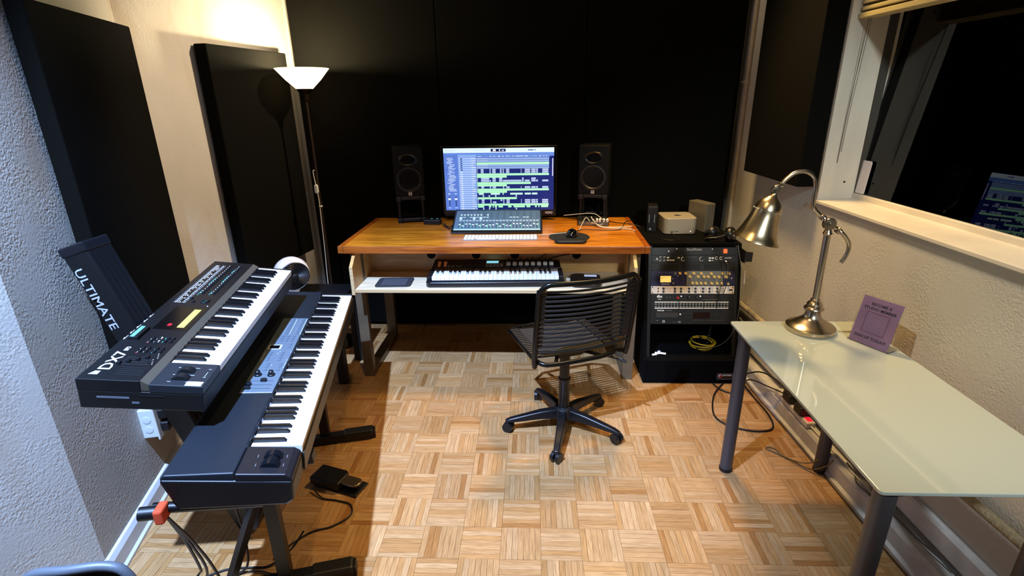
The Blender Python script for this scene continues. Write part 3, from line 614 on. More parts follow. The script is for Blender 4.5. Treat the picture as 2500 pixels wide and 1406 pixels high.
for k in range(nB):
    z = .085+k*(BH-rc-.085+.02)/(nB-1)
    MB().tube([M_B @ Vector((x, -bow(x)*.85+.004, z)) for x in [-BW/2+.02+i*(BW-.04)/8 for i in range(9)]], .0055, 6).obj('back_cord', CORD, ch, smooth=60)
    MB().box(BW/2-.050, BW/2-.012, -.010, .010, z-.0125, z+.0125, M=M_B).obj('cord_clip', PLB, ch, bevel=.003)
    MB().box(-BW/2+.012, -BW/2+.036, -.007, .007, z-.006, z+.006, M=M_B @ RY(0)).obj('cord_clip', PLB, ch, bevel=.002)
MB().tube([M_S @ Vector((.06, .14, -.045)), M_S @ Vector((.16, .04, -.055)), M_S @ Vector((.225, -.01, -.062)), M_S @ Vector((.25, -.035, -.075))], [.004, .004, .009, .006], 8).obj('height_lever', PLB, ch, smooth=60)
# ================================================================== RACK
rk = thing('equipment_rack', 'black carpeted slant-front equipment rack beside the desk', 'rack', (.921, 2.77, 0))
RW2 = .272; sl = math.atan(.25)                             # slanted face: y rises .25 per metre of z
side = [(-.03, 0), (.60, 0), (.60, .80), (.165, .80), (.16, .79), (0, .155), (-.03, .15)]
Mx = Matrix(((0, 0, 1, 0), (1, 0, 0, 0), (0, 1, 0, 0), (0, 0, 0, 1)))
for s in (-1, 1): MB().prism(side, s*RW2-(.018 if s > 0 else 0), s*RW2+(.018 if s < 0 else 0), M=Mx).obj('side_panel', CARPET, rk, bevel=.004)
MB().box(-RW2+.018, RW2-.018, .16, .60, .782, .80).obj('top_panel', CARPET, rk); MB().box(-RW2+.018, RW2-.018, .58, .60, 0, .782).obj('back_panel', CARPET, rk)
MB().prism([(-.03, 0), (.58, 0), (.58, .15), (-.03, .15)], -RW2+.018, RW2-.018, M=Mx).obj('plinth', CARPET, rk, bevel=.004)
for s in (-1, 1): MB().box(s*.2455-.009, s*.2455+.009, .002, .012, 0, .655, M=TR(0, 0, .155) @ RX(-math.degrees(sl))).obj('rack_rail', BLKM, rk)
bd = MB().box(.155, .245, -.0325, -.0305, .030, .068).obj('badge', mat('badge_black', '0a0606', .35), rk)
b = MB()
for q in ((.155, .245, .030, .0312), (.155, .245, .0668, .068), (.155, .1562, .030, .068), (.2438, .245, .030, .068)): b.box(q[0], q[1], -.0333, -.0325, q[2], q[3])
b.obj('badge_border', PG, bd)
MB().lathe([(.011, 0), (.011, .001)], 20, (.174, -.0325, .051), (0, -1, 0)).obj('badge_ring', PW, bd); MB().lathe([(.0085, 0), (.0085, .0016)], 20, (.1755, -.0325, .050), (0, -1, 0)).obj('badge_dot', mat('badge_red', 'a01018', .4), bd)
text('badge_name', 'ODYSSEY', .0125, TR(.213, -.0328, .056) @ RX(90), PW, bd, bold=.0003)
# units on the slanted face. frame: x right, y up the face, z out towards the room
FM = TR(.9205, 2.77, .15) @ RX(90-math.degrees(sl))
UW = .4735; uh = .0446
def unit(name, label, s0, nU, m, dep=.30):
    M = FM @ TR(0, s0, .002)
    t = thing(name, label, 'audio unit', M, 'rack units')
    H = nU*uh-.001
    MB().box(-UW/2, UW/2, 0, H, -.003, 0).obj('faceplate', m, t, bevel=.0008)
    MB().box(-.215, .215, .003, H-.003, -dep, -.003).obj('chassis', BLKM, t)
    for x in (-UW/2+.008, UW/2-.008):
        for y in (.007, H-.007): MB().cyl((x, y, 0), (x, y, .0015), .0035, 8).obj('rack_screw', BLKM, t)
    return t, H
def knob(t, x, y, r, h, m, name='knob', ind=None):
    k_ = MB().lathe([(r, 0), (r*.92, h*.85), (r*.8, h), (.0005, h)], 14, (x, y, 0)).obj(name, m, t, smooth=40)
    if ind: MB().box(x-.0007, x+.0007, y+r*.2, y+r*.8, h, h+.0006).obj('pointer', ind, k_)
def marks(t, lst, z=.0004, name='printed_marks'):
    b = MB()
    for x0, y0, x1, y1, c in lst: b.rect(x0, y0, x1, y1, z, c)
    o = b.obj(name, PRINT, t); o['kind'] = 'stuff'; return o
s = .6035
u1, H = unit('power_conditioner', 'black rack power conditioner with a lit orange switch, topmost rack unit', s, 1, mat('plate_black', '0d0c0b', .4))
MB().box(.168, .188, .010, .034, 0, .006).obj('power_switch', mat('lit_orange', 'ff5a2a', .4, emit='ff4a20', estr=1.6), u1, bevel=.001)
marks(u1, [(-.185, .012, -.155, .034, '0c0c0c')]); knob(u1, -.142, .022, .004, .004, PW, 'indicator'); knob(u1, -.096, .036, .003, .003, PW, 'indicator'); knob(u1, .105, .034, .003, .003, PW, 'indicator')
text('unit_name', 'RackRider', .021, TR(.005, .032, .0003), PG, u1, bold=.0004)
s -= uh
u2, H = unit('audio_interface', 'black rack audio interface with white ring dials, second unit from the top', s, 1, mat('plate_black2', '0a0a09', .4))
RINGM = mat('ring_white', 'e9e6e0', .5, emit='e9e6e0', estr=.15)
def ring(t, x, y, r, frac=1, w_=.0012, a0=0):
    n = max(8, int(24*frac)); P = [(x+r*cos(a0+2*pi*frac*i/n), y+r*sin(a0+2*pi*frac*i/n), .0008) for i in range(n+1)]
    MB().tube(P, w_, 5).obj('dial_ring', RINGM, t)
for x, y in ((-.187, .032), (-.187, .013), (-.164, .032), (-.164, .013)): ring(u2, x, y, .0045, .7, .0008)
for x, r in ((-.058, .011), (.046, .011)): ring(u2, x, .022, r, .65, .0011, 1.6); knob(u2, x, .022, .008, .012, BLK)
for x in (.130, .156): ring(u2, x, .026, .0075, .8, .0011, .6)
marks(u2, [(x, y, x+.012, y+.007, c) for x, y, c in ((-.150, .027, 'e8e8e8'), (-.150, .012, 'c8c8c8'), (-.135, .012, 'c8c8c8'), (-.120, .012, 'c8c8c8'), (-.09, .026, 'bdbdbd'), (.087, .024, 'eeeeee'), (.103, .024, 'eeeeee'), (.087, .010, 'eeeeee'), (.103, .010, '8a8a8a'))]+[(-.04+k*.009, .032, -.037+k*.009, .034, '909090') for k in range(7)])
text('logo', 'A', .020, TR(-.207, .022, .0003), PW, u2, bold=.0002); text('unit_name', 'ensemble', .0105, TR(.195, .028, .0003), PW, u2)
knob(u2, .183, .008, .0045, .006, mat('lit_white', 'ffffff', .4, emit='ffffff', estr=.6), 'power_button')
s -= uh
u3, H = unit('vent_panel', 'blank black vented rack panel under the audio interface', s, 1, mat('plate_black3', '080807', .5), .05)
for k in range(3):
    for j in range(5): MB().box(-.19+k*.125, -.085+k*.125, .008+j*.0065, .011+j*.0065, 0, .001).obj('vent_slot', mat('slot_dark', '050505', .9), u3)
s -= 2*uh
u4, H = unit('channel_strip', 'blue and grey channel strip with cream knobs and an amber meter', s, 2, mat('plate_blue', '1d1f4a', .45))
MB().box(-.036, .206, .042, H-.002, 0, .001).obj('grey_panel', mat('plate_grey', '65645c', .5), u4); MB().box(-.036, .172, .002, .042, 0, .001).obj('grey_panel', mat('plate_grey', '65645c', .5), u4)
MB().box(-.185, -.125, .022, .058, 0, .004).obj('meter_glass', mat('meter_amber', 'f0cf80', .4, emit='f4c868', estr=.75), u4, bevel=.001)
marks(u4, [(-.172+i*.006, .045+.004*sin(i/6*pi), -.170+i*.006, .048+.004*sin(i/6*pi), '4a3a18') for i in range(7)]+[(-.178, .044, -.174, .049, '2a2010')], .0043)
text('unit_name', 'Focusrite', .0125, TR(-.155, .012, .0003), PW, u4, bold=.0002); text('logo', 'ff', .014, TR(.219, .044, .0003) @ RZ(-8), PW, u4)
CKN = mat('knob_cream', 'd3b768', .45)
for x, y in ((-.075, .073), (-.042, .073), (.004, .073), (.046, .072), (.103, .071), (.168, .071), (.203, .071), (-.018, .054), (.029, .054), (.062, .054), (.086, .053), (.120, .053), (.147, .052), (.187, .052), (-.002, .017), (.022, .016), (.046, .016), (.071, .016), (.107, .015), (.137, .015), (.165, .014), (.199, .013)): knob(u4, x, y, .0078, .012, CKN, ind=BLK)
knob(u4, -.195, .045, .006, .008, BLK); knob(u4, -.11, .015, .006, .004, NICKEL, 'jack'); knob(u4, -.114, .042, .002, .003, PW, 'indicator'); knob(u4, -.084, .058, .002, .003, PW, 'indicator')
marks(u4, [(-.195+i*.012, .076, -.189+i*.012, .078, '7a7cb0') for i in range(8)]+[(-.104, .064, -.094, .082, '6a6c88')]+[(-.09+i*.02, .010+j*.008, -.087+i*.02, .013+j*.008, '4c4e90') for i in range(3) for j in range(4)])
s -= uh
u5, H = unit('preamp_unit', 'white two-channel rack preamp with rows of black knobs', s, 1, mat('plate_white', 'e0d6cb', .45))
for y in (.013, .031):
    for x in (-.166, -.101, -.066, -.020, .016, .060, .096, .140): knob(u5, x, y, .0062, .010, BLK, ind=PW)
    knob(u5, -.196, y, .004, .004, BLK, 'button')
    marks(u5, [(-.155+i*.010, y-.004, -.153+i*.010, y+.004, '6b6560') for i in range(4)]+[(x0, y-.003, x0+.002, y+.004, '5a554f') for x0 in (-.083, -.048, -.035, .0, .035, .046, .078, .115, .126)]+[(.165+i*.005, y-.001, .168+i*.005, y+.001, '3a3530') for i in range(5)])
MB().box(.208, .228, .018, .026, 0, .001).obj('name_plate', BLK, u5)
s -= uh
u6, H = unit('compressor_unit', 'black rack compressor with a red knob and large white logo', s, 1, mat('plate_black4', '0f0e0b', .4))
text('logo', 'dbx', .021, TR(-.187, .029, .0003), PW, u6, bold=.0006); text('model_number', '160A', .010, TR(-.187, .012, .0003), PW, u6)
knob(u6, -.083, .021, .0075, .012, mat('knob_red', 'a81c18', .4)); knob(u6, -.02, .023, .0095, .012, BLK, ind=PW); knob(u6, .024, .022, .006, .010, BLK, ind=PW)
for x, y in ((-.063, .030), (.046, .030)): knob(u6, x, y, .0038, .003, mat('lit_white', 'ffffff', .4), 'led')
marks(u6, [(.064+i*.005, .026, .067+i*.005, .028, '6c2a24') for i in range(12)]+[(.064+i*.006, .010, .067+i*.006, .012, '9c9890') for i in range(14)]+[(-.149, .023, -.141, .025, '8a8a8a'), (-.128, .024, -.122, .026, '8a8a8a')])
s -= uh
u7, H = unit('patch_bay', 'black patchbay with two white label strips and rows of jacks', s, 1, mat('plate_black5', '080808', .45))
marks(u7, [(a, y, a+.138, y+.0055, 'e6e2da') for a in (-.214, -.072, .070) for y in (.0375, .002)])
JM = mat('jack_metal', '9a968e', .35, .6)
for k in range(24):
    x = -.207+k*.0178
    for y in (.014, .0285): MB().lathe([(.0052, 0), (.0052, .002), (.003, .0021), (.003, .0004)], 10, (x, y, 0)).obj('jack', JM, u7)
s -= 2*uh
u8, H = unit('disc_recorder', 'black rack disc recorder with a long tray slot, lowest rack unit', s, 2, mat('plate_black6', '0b0a09', .4))
MB().box(-.205, -.078, .040, .068, 0, .004).obj('disc_tray', mat('tray_grey', '2c2926', .4), u8, bevel=.001)
MB().box(.008, .105, .034, .070, 0, .001).obj('display_window', mat('display_red', '1a0505', .2), u8)
for x, y in ((-.050, .060), (-.034, .062), (-.018, .062), (-.004, .060), (-.030, .044), (-.012, .044), (.135, .062), (.155, .062), (.135, .048), (.170, .040)): MB().box(x-.006, x+.006, y-.004, y+.004, 0, .003).obj('button', mat('button_black', '24221f', .4), u8)
knob(u8, -.066, .058, .005, .003, PW, 'eject_button'); ring(u8, -.160, .016, .006, 1, .001)
marks(u8, [(-.205, .020, -.19, .022, '7a7a7a'), (-.11, .012, -.072, .013, '5a5a5a'), (-.075, .009, -.062, .018, '77736c')]+[(.0+i*.016, .022, .008+i*.016, .024, '55524d') for i in range(12)])
text('unit_name', 'TASCAM', .0105, TR(-.200, .080, .0003), PW, u8, align='LEFT', bold=.0003); text('model_number', 'CD-RW900', .007, TR(-.150, .080, .0003), PG, u8, align='LEFT')
# loose things in and on the rack
yel = MB()
for k in range(4):
    r = .062+.005*(k % 3); P = [(1.030+r*cos(a)*1.05+.002*k, 2.93+r*sin(a)*1.25, .158+.004*k+.012*(1+sin(a+1.2*k))) for a in [2*pi*i/28 for i in range(28)]]
    yel.tube(P, .0035, 7, closed=True)
yo = thing('yellow_cable_coil', 'coil of yellow cable at the bottom of the rack', 'cable', (0, 0, 0)); yel.obj('loops', mat('yellow_cord', 'c9a01e', .45), yo, smooth=60)
for a in (1.3, 2.4, 4.0): MB().lathe([(.011, -.006), (.011, .006)], 10, (1.033+.066*cos(a), 2.93+.082*sin(a), .172), (-sin(a), cos(a), 0)).obj('tie', BLK, yo)
hel = MB(); P = []
for i in range(260):
    t = i/259; c = Vector((1.075, 2.855, .58)).lerp(Vector((1.035, 2.862, .205)), t); a = i*.55*1.5
    P.append(c+Vector((.007*cos(a), -.012+.007*sin(a), 0)))
hel.tube([(1.075, 2.905, .705), (1.082, 2.868, .68), (1.079, 2.845, .62)]+P, .0018, 5); o = hel.obj('coiled_headphone_cable', CORDM, smooth=60); tag(o, 'coiled black headphone cable hanging down the front of the rack', 'cable')
cable('patch_cable', [(1.093, 2.91, .705), (1.104, 2.87, .69), (1.105, 2.84, .62), (1.088, 2.835, .53)], .0022, CORDM, 'short black cable plugged into the right of the audio interface')
cable('thin_cable', [(1.17, 2.93, .79), (1.168, 2.80, .62), (1.155, 2.755, .45), (1.13, 2.745, .32), (1.09, 2.80, .22), (1.0, 2.86, .165)], .0014, mat('grey_cord', '5a5a58', .5), 'thin grey cable curving down the right of the rack to its floor')
wp = thing('white_papers', 'crumpled white scraps lying at the left bottom of the rack', 'scraps', (.72, 2.805, .151))
for k, (x, y, a, l) in enumerate(((0, 0, 20, .03), (.018, .012, -30, .025), (.045, .004, -18, .045), (.03, .02, 40, .02))): MB().box(-l/2, l/2, -.006, .006, 0, .004, M=TR(x, y, .003+.003*k) @ RZ(a) @ RX(25)).obj('scrap', WHITE, wp)
RT = .8005
mc = thing('desktop_computer', 'small silver desktop computer with rounded corners on the rack', 'computer', TR(.895, 3.135, RT) @ RZ(1))
ALU = mat('sand_aluminium', 'b4a994', .42, .35)
rbox('body', -.0985, .0985, 0, .197, .004, .099, ALU, mc, .03, .002); rbox('foot_ring', -.085, .085, .013, .184, 0, .004, BLK, mc, .03)
# plain round emblem stand-in in the place of the maker's mark
MB().prism([(-.022, .088), (-.004, .080), (.012, .082), (.026, .094), (.012, .104), (0, .110), (-.012, .104)], .0991, .0996).obj('emblem', BLK, mc)
for x0, x1 in ((-.036, -.010),): MB().box(x0, x1, -.0006, .001, .018, .0205).obj('card_slot', BLK, mc)
for x in (-.058, -.047): MB().box(x, x+.004, -.0006, .001, .015, .024).obj('port', BLK, mc)
MB().cyl((.062, .0015, .020), (.062, -.001, .020), .0025, 10).obj('power_led', mat('lit_white2', 'ffffff', .4, emit='ffffff', estr=2), mc)
cable('computer_cable', [(.84, 3.13, RT+.02), (.845, 3.08, RT+.006), (.86, 3.02, RT+.003), (.82, 2.99, RT+.003), (.76, 3.02, RT+.003), (.73, 3.08, RT+.003)], .0022, CORDM, 'black cable from the silver computer curling on the rack top')
dr = thing('external_drive', 'upright grey external drive standing behind the silver computer', 'drive', TR(1.085, 3.20, RT) @ RZ(24))
for k in range(2): MB().box(-.035+k*.034, -.003+k*.036, 0, .16, 0, .175).obj('shell_half', mat('drive_grey', '6a6353', .5, .3), dr, bevel=.003)
MB().cyl((.016, -.001, .15), (.016, .002, .15), .012, 20).obj('power_button', mat('lens_blue', '0a0c1a', .15), dr); 
MB().lathe([(.0145, 0), (.0145, .001), (.0125, .0012)], 20, (.016, -.0005, .15), (0, -1, 0)).obj('button_ring', NICKEL, dr)
d2 = thing('black_drive', 'black upright drive in the dark beside the silver computer', 'drive', TR(.735, 3.20, RT) @ RZ(-10))
MB().box(-.03, .03, 0, .12, 0, .16).obj('case', BLK, d2, bevel=.004)
for x in (-.018, .014): MB().box(x-.002, x+.002, -.001, .001, .06, .11).obj('light_bar', PG, d2)
ring2 = MB().lathe([(.007, 0), (.007, .001)], 14, (-.008, -.0005, .02), (0, -1, 0)).obj('button', PG, d2)
hp = thing('headphones', 'black over-ear headphones lying on the rack top', 'headphones', TR(1.085, 2.99, RT) @ RZ(-12))
GB = mat('headphone_black', '0c0b0b', .35)
MB().lathe([(.02, -.022), (.038, -.02), (.042, -.006), (.042, .008), (.034, .018), (.02, .02), (.001, .02)], 24, (.055, -.005, .043), (.75, -.5, .25)).obj('ear_cup', GB, hp, smooth=40)
MB().lathe([(.02, -.022), (.038, -.02), (.042, -.006), (.042, .008), (.034, .018), (.001, .02)], 24, (-.045, .055, .038), (-.5, .3, .75)).obj('ear_cup', GB, hp, smooth=40)
hb = [Vector((.062, -.012, .05))]+[Vector((.01-.09*sin(t*pi/10)*1.0, -.04-.03*sin(t*pi/10)+.09*(t/10), .012+.02*abs(t-5)/5)) for t in range(1, 10)]+[Vector((-.05, .06, .045))]
MB().tube(smooth_path(hb, 4), .008, 8).obj('headband', GB, hp, smooth=60)
MB().lathe([(.017, 0), (.017, .002)], 18, (.070, -.015, .048), (.75, -.5, .25)).obj('cup_badge', PG, hp)
rg = MB()
for k in range(7): rg.box(1.196, 1.24, 2.88+k*.016, 2.888+k*.016, .705+.004*k, .760-.004*k)
rgo = thing('wall_rack_comb', 'black comb-like hanger on the side of the rack', 'hanger', (0, 0, 0)); rg.obj('fins', BLK, rgo); MB().box(1.193, 1.198, 2.87, 2.99, .70, .77).obj('back_plate', BLK, rgo)
rb = MB().tube([(1.198, 2.85, .66), (1.199, 2.848, .62), (1.20, 2.846, .585)], .002, 6).obj('cable_tie_end', mat('bright_tie', 'd9d6d0', .4)); tag(rb, 'pale cable end poking from the right side of the rack', 'cable')
# ================================================================== GLASS TABLE
tb = thing('glass_table', 'white glass topped table with grey tube legs by the right wall', 'table', (1.081, 1.528, 0))
GTOP = mat('white_back_painted_glass', 'b3bab0', .06, coat=1.0, spec=.6)
MB().prism(rrect(-.260, .260, -.503, .503, .012), .700, .710).obj('glass_top', GTOP, tb, smooth=40, bevel=.0015)
LEGM = mat('grey_leg', '4b4b50', .38, .35)
for x, y in ((-.208, -.452), (-.208, .452), (.208, -.452), (.208, .452)):
    lg = MB().cyl((x, y, .016), (x, y, .693), .0265, 24).obj('leg', LEGM, tb, smooth=40)
    MB().cyl((x, y, 0), (x, y, .016), .0285, 24).obj('foot_cap', BLK, lg, smooth=40)
    MB().cyl((x, y, .693), (x, y, .70), .045, 24).obj('mounting_plate', LEGM, lg, smooth=40)
# ================================================================== DESK LAMP
lp = thing('desk_lamp', 'brushed nickel desk lamp with bell shade on the glass table', 'lamp', (1.104, 1.945, .71))
MB().lathe([(.088, 0), (.09, .004), (.09, .020), (.086, .024), (.074, .030), (.062, .036), (.058, .040), (.042, .050), (.031, .062), (.027, .078), (.026, .084), (.034, .088), (.037, .094), (.034, .100), (.026, .106), (.029, .112), (.024, .120), (.016, .126), (.018, .131), (.0145, .136)], 40).obj('base', NICKEL, lp, smooth=35)
MB().cyl((0, 0, .135), (-.004, 0, .395), .0125, 20).obj('stem', NICKEL, lp, smooth=40)
MB().lathe([(.0135, .390), (.017, .395), (.014, .402), (.010, .410)], 18, (-.004, 0, 0)).obj('stem_collar', NICKEL, lp, smooth=40)
J = Vector((-.005, 0, .432))
MB().lathe([(.021, -.011), (.023, -.008), (.023, .008), (.021, .011), (.014, .012), (.014, .015), (.008, .0155), (.008, .019), (.001, .0195)], 24, J, (0, -1, 0)).obj('pivot_joint', mat('aged_nickel', '8d8374', .3, 1), lp, smooth=35)
arm = [J, J+Vector((-.022, 0, .020)), J+Vector((-.045, 0, .037)), J+Vector((-.068, 0, .062)), J+Vector((-.073, 0, .10)), J+Vector((-.075, 0, .145)), J+Vector((-.090, 0, .176)), J+Vector((-.122, 0, .192)), J+Vector((-.158, 0, .186)), J+Vector((-.186, 0, .163)), J+Vector((-.202, 0, .142))]
MB().tube(smooth_path(arm, 5), .0075, 12).obj('gooseneck_arm', NICKEL, lp, smooth=60)
car = [J, J+Vector((.028, 0, -.018)), J+Vector((.060, 0, -.042)), J+Vector((.084, 0, -.072)), J+Vector((.090, 0, -.100)), J+Vector((.083, 0, -.130)), J+Vector((.072, 0, -.152))]
MB().tube(smooth_path(car, 5), .0075, 12).obj('counter_arm', NICKEL, lp, smooth=60)
for c, d in ((J+Vector((-.030, 0, .026)), (-1, 0, .85)), (J+Vector((.038, 0, -.026)), (1, 0, -.7))): MB().lathe([(.008, -.010), (.012, -.008), (.0095, -.003), (.0125, .0), (.0095, .004), (.0115, .008), (.008, .011)], 16, c, d).obj('collar', NICKEL, lp, smooth=35)
K2 = J+Vector((-.212, 0, .128))
MB().lathe([(.015, -.009), (.017, -.006), (.017, .006), (.015, .009), (.009, .010), (.009, .013), (.001, .0135)], 22, K2, (0, -1, 0)).obj('shade_joint', mat('aged_nickel', '8d8374', .3, 1), lp, smooth=35)
MB().lathe([(.0075, -.012), (.011, -.008), (.0085, 0), (.011, .006), (.0075, .01)], 14, J+Vector((-.204, 0, .140)), (-.75, 0, -.6)).obj('collar', NICKEL, lp, smooth=35)
SH0 = K2+Vector((-.006, 0, -.018)); SA = Vector((-.245, 0, -.97))
SHN = mat('shade_nickel', 'b9a889', .27, 1, bump=.05, bscale=60, stretch=(1, 1, 20))
MB().lathe([(.010, -.004), (.012, .004), (.020, .012), (.034, .024), (.043, .038), (.047, .052), (.0485, .057), (.0485, .062), (.0515, .082), (.058, .110), (.066, .140), (.076, .164), (.0855, .174), (.086, .177), (.0845, .176), (.074, .165), (.064, .141), (.056, .110), (.0495, .082), (.046, .056), (.033, .026), (.012, .012)], 40, SH0, SA).obj('bell_shade', SHN, lp, smooth=35); bsh = bpy.data.objects['bell_shade']
u_, v_, a_ = basis(SA)
for k in range(22):
    a = 2*pi*k/22; c = SH0+a_*.060+(u_*cos(a)+v_*sin(a))*.0488; MB().lathe([(.0004, -.0022), (.0018, -.0012), (.0022, 0), (.0018, .0012), (.0004, .0022)], 8, c, a_).obj('bead', mat('bead_bright', 'f2efe8', .15, 1), bsh, smooth=80)
cable('lamp_cord', [(1.19, 1.925, .716), (1.24, 1.925, .714), (1.30, 1.93, .714), (1.337, 1.935, .712), (1.352, 1.94, .66), (1.352, 1.95, .40)], .0022, mat('clear_cord', 'a79c74', .35), 'pale cord leading from the desk lamp to the table edge')
# ================================================================== SIGN
sg = thing('sign_holder', 'clear stand with a purple studio member sign on the table', 'sign', TR(1.208, 1.862, .7105) @ RZ(-62.5) @ RX(-14))
SGW, SGH = .140, .176
SGM = mat('purple_sheet', '745a74', .55, noise=.22, nscale=14)
MB().box(0, SGW, 0, .0012, .004, .004+SGH).obj('printed_sheet', SGM, sg)
AC = bpy.data.materials.new('clear_acrylic'); AC.use_nodes = True; q = AC.node_tree.nodes['Principled BSDF']; q.inputs['Transmission Weight'].default_value = 1; q.inputs['Roughness'].default_value = .03; q.inputs['IOR'].default_value = 1.15; q.inputs['Base Color'].default_value = (.95, .95, .95, 1)
MB().box(-.005, SGW+.005, .0015, .004, 0, SGH+.012).obj('acrylic_back', AC, sg); MB().box(-.005, SGW+.005, .004, .075, 0, .003, M=TR(0, 0, .0015) @ RX(14)).obj('acrylic_foot', AC, sg)
INK = mat('sign_ink', '1c1322', .6)
for s_, z_, sz in (('BECOME A', .152, .0150), ('STUDIO MEMBER', .135, .0150), ('SIGN UP TODAY!', .026, .0150)): text('lettering', s_, sz, TR(SGW/2, -.0002, .004+z_) @ RX(90), INK, sg, bold=.0002, sx=1.0)
b = MB(); x0, x1, z0, z1 = .030, .110, .046, .122
for q_ in ((x0, x1, z0, z0+.0012), (x0, x1, z1-.0012, z1), (x0, x0+.0012, z0, z1), (x1-.0012, x1, z0, z1)): b.box(q_[0], q_[1], -.0005, 0, q_[2]+.004, q_[3]+.004)
b.obj('frame_line', mat('sign_frame', '5a1f3c', .6), sg)
# ================================================================== FLOOR LAMP
fl = thing('floor_lamp', 'lit white torchiere floor lamp standing in the left back corner', 'lamp', (-1.352, 3.265, 0))
SHM = bpy.data.materials.new('opal_glass_shade'); SHM.use_nodes = True; nt = SHM.node_tree; nt.nodes.remove(nt.nodes['Principled BSDF'])
tl = nt.nodes.new('ShaderNodeBsdfTranslucent'); tl.inputs[0].default_value = (.55, .48, .36, 1); df = nt.nodes.new('ShaderNodeBsdfDiffuse'); df.inputs[0].default_value = (.75, .7, .6, 1)
em = nt.nodes.new('ShaderNodeEmission'); em.inputs[0].default_value = (1, .90, .66, 1); em.inputs[1].default_value = 1.3
m1 = nt.nodes.new('ShaderNodeMixShader'); m1.inputs[0].default_value = .5; ad = nt.nodes.new('ShaderNodeAddShader')
for a_1, b_1 in ((tl.outputs[0], m1.inputs[1]), (df.outputs[0], m1.inputs[2]), (m1.outputs[0], ad.inputs[0]), (em.outputs[0], ad.inputs[1]), (ad.outputs[0], nt.nodes['Material Output'].inputs[0])): nt.links.new(a_1, b_1)
MB().lathe([(.046, 1.662), (.100, 1.714), (.150, 1.772), (.153, 1.774), (.150, 1.776), (.098, 1.718), (.044, 1.666)], 40).obj('shade', SHM, fl, smooth=60)
BRZ = mat('bronze_fitting', '33261a', .35, .9)
MB().lathe([(.020, 1.600), (.022, 1.606), (.022, 1.634), (.040, 1.650), (.049, 1.662), (.046, 1.666), (.001, 1.664)], 24).obj('shade_cup', BRZ, fl, smooth=40)
MB().cyl((0, 0, .02), (0, 0, 1.606), .0085, 14).obj('pole', mat('pole_bronze', '4a3a30', .35, .8), fl, smooth=40)
MB().lathe([(.125, 0), (.125, .012), (.115, .020), (.02, .026), (.012, .03)], 32).obj('base', BRZ, fl, smooth=40)
bulb = MB().lathe([(.002, 1.668), (.012, 1.670), (.013, 1.69), (.026, 1.712), (.028, 1.728), (.020, 1.744), (.002, 1.752)], 18).obj('bulb', mat('bulb_glow', 'ffffff', .4, emit='ffe6b4', estr=12), fl, smooth=60)
bl_ = bpy.data.lights.new('floor_lamp_light', 'POINT'); bl_.energy = 46; bl_.color = (1, .84, .52); bl_.shadow_soft_size = .03
blo = bpy.data.objects.new('floor_lamp_light', bl_); COL.objects.link(blo); blo.location = (-1.352, 3.265, 1.765)
MB().tube(smooth_path([(-.004, -.010, 1.19), (-.014, -.014, 1.185), (-.012, -.012, 1.13), (-.006, -.014, 1.08), (-.002, -.013, 1.0), (-.004, -.014, .9), (-.006, -.02, .7), (-.012, -.03, .45), (-.004, -.045, .2), (-.01, -.06, .03)], 5), .0028, 7).obj('cord', WCORD, fl, smooth=60)
MB().prism(rrect(-.011, .011, -.028, .028, .010), -.008, .008, M=TR(-.008, -.014, 1.075) @ RX(90)).obj('inline_switch', WHITE, fl, bevel=.003)
MB().lathe([(.012, -.004), (.012, .004)], 12, (0, -.004, .965)).obj('cord_clip', WHITE, fl)
# ================================================================== SYNTHESIZERS
def pose(p, y, t, c): return TR(*p) @ RZ(y) @ RY(c) @ RX(t)
DXM = pose((-.9619, 1.298, .8145), 99.2656, 8.1788, -2.5806)
dx = thing('synthesizer', 'upper black 61 key synthesizer with green display on the keyboard stand', 'synthesizer', DXM)
DXB = mat('synth_black', '131417', .42, noise=.08, nscale=60); DXP = mat('synth_panel', '0d0e10', .38); DXS = mat('synth_strip', '4a4338', .45)
MB().box(0, .993, .0, .333, -.085, -.024).obj('case', mat('synth_case', '0a0a0b', .45), dx, bevel=.004)
MB().box(0, .993, .168, .333, -.024, .012).obj('control_panel', DXP, dx, bevel=.002)
b = MB(); b.prism([(.146, .0005), (.1675, .0125), (.1675, -.02), (.146, -.02)], .002, .991, M=Mx); b.obj('sloped_strip', DXS, dx)
MB().box(0, .128, .0, .1455, -.024, .002).obj('wheel_block', mat('synth_block', '1d2126', .4, noise=.06, nscale=80), dx, bevel=.002)
MB().box(.978, .993, .0, .1455, -.024, .0).obj('end_block', DXB, dx, bevel=.002)
MB().box(.128, .978, .140, .146, -.024, -.004).obj('key_gap', mat('gap_black', '050505', .8), dx)
keyset(dx, .1285, 61, 0, .0236, .140, .092, .0125, .0, .0, kh=.022)
for x, r in ((.040, .028), (.079, .028)): MB().cyl((x-.011, .076, -.012), (x+.011, .076, -.012), r, 28).obj('control_wheel', mat('wheel_black', '0a0b0d', .5), dx, smooth=40)
MB().box(.004, .026, .008, .052, .002, .0025).obj('sticker', mat('sticker_white', 'e9e9ea', .6), dx)
def slab(t, x0, x1, y0, y1, z0, z1, m, name='button', bevel=.0008): return MB().box(x0, x1, y0, y1, z0, z1).obj(name, m, t, bevel=bevel)
BT = mat('synth_button', '101114', .4)
for r, y in ((0, .243), (1, .204)):
    for k in range(16): slab(dx, .632+k*.0203, .643+k*.0203, y-.004, y+.006, .012, .017, BT)
for x, y in ((.225, .245), (.245, .245), (.225, .228), (.245, .228), (.160, .245), (.180, .245), (.160, .228), (.180, .228), (.160, .205), (.180, .205), (.160, .188), (.180, .188), (.228, .203), (.250, .203), (.228, .187), (.250, .187), (.545, .215), (.562, .215), (.545, .198), (.562, .198), (.545, .245), (.572, .262)): slab(dx, x, x+.012, y-.004, y+.004, .012, .017, BT)
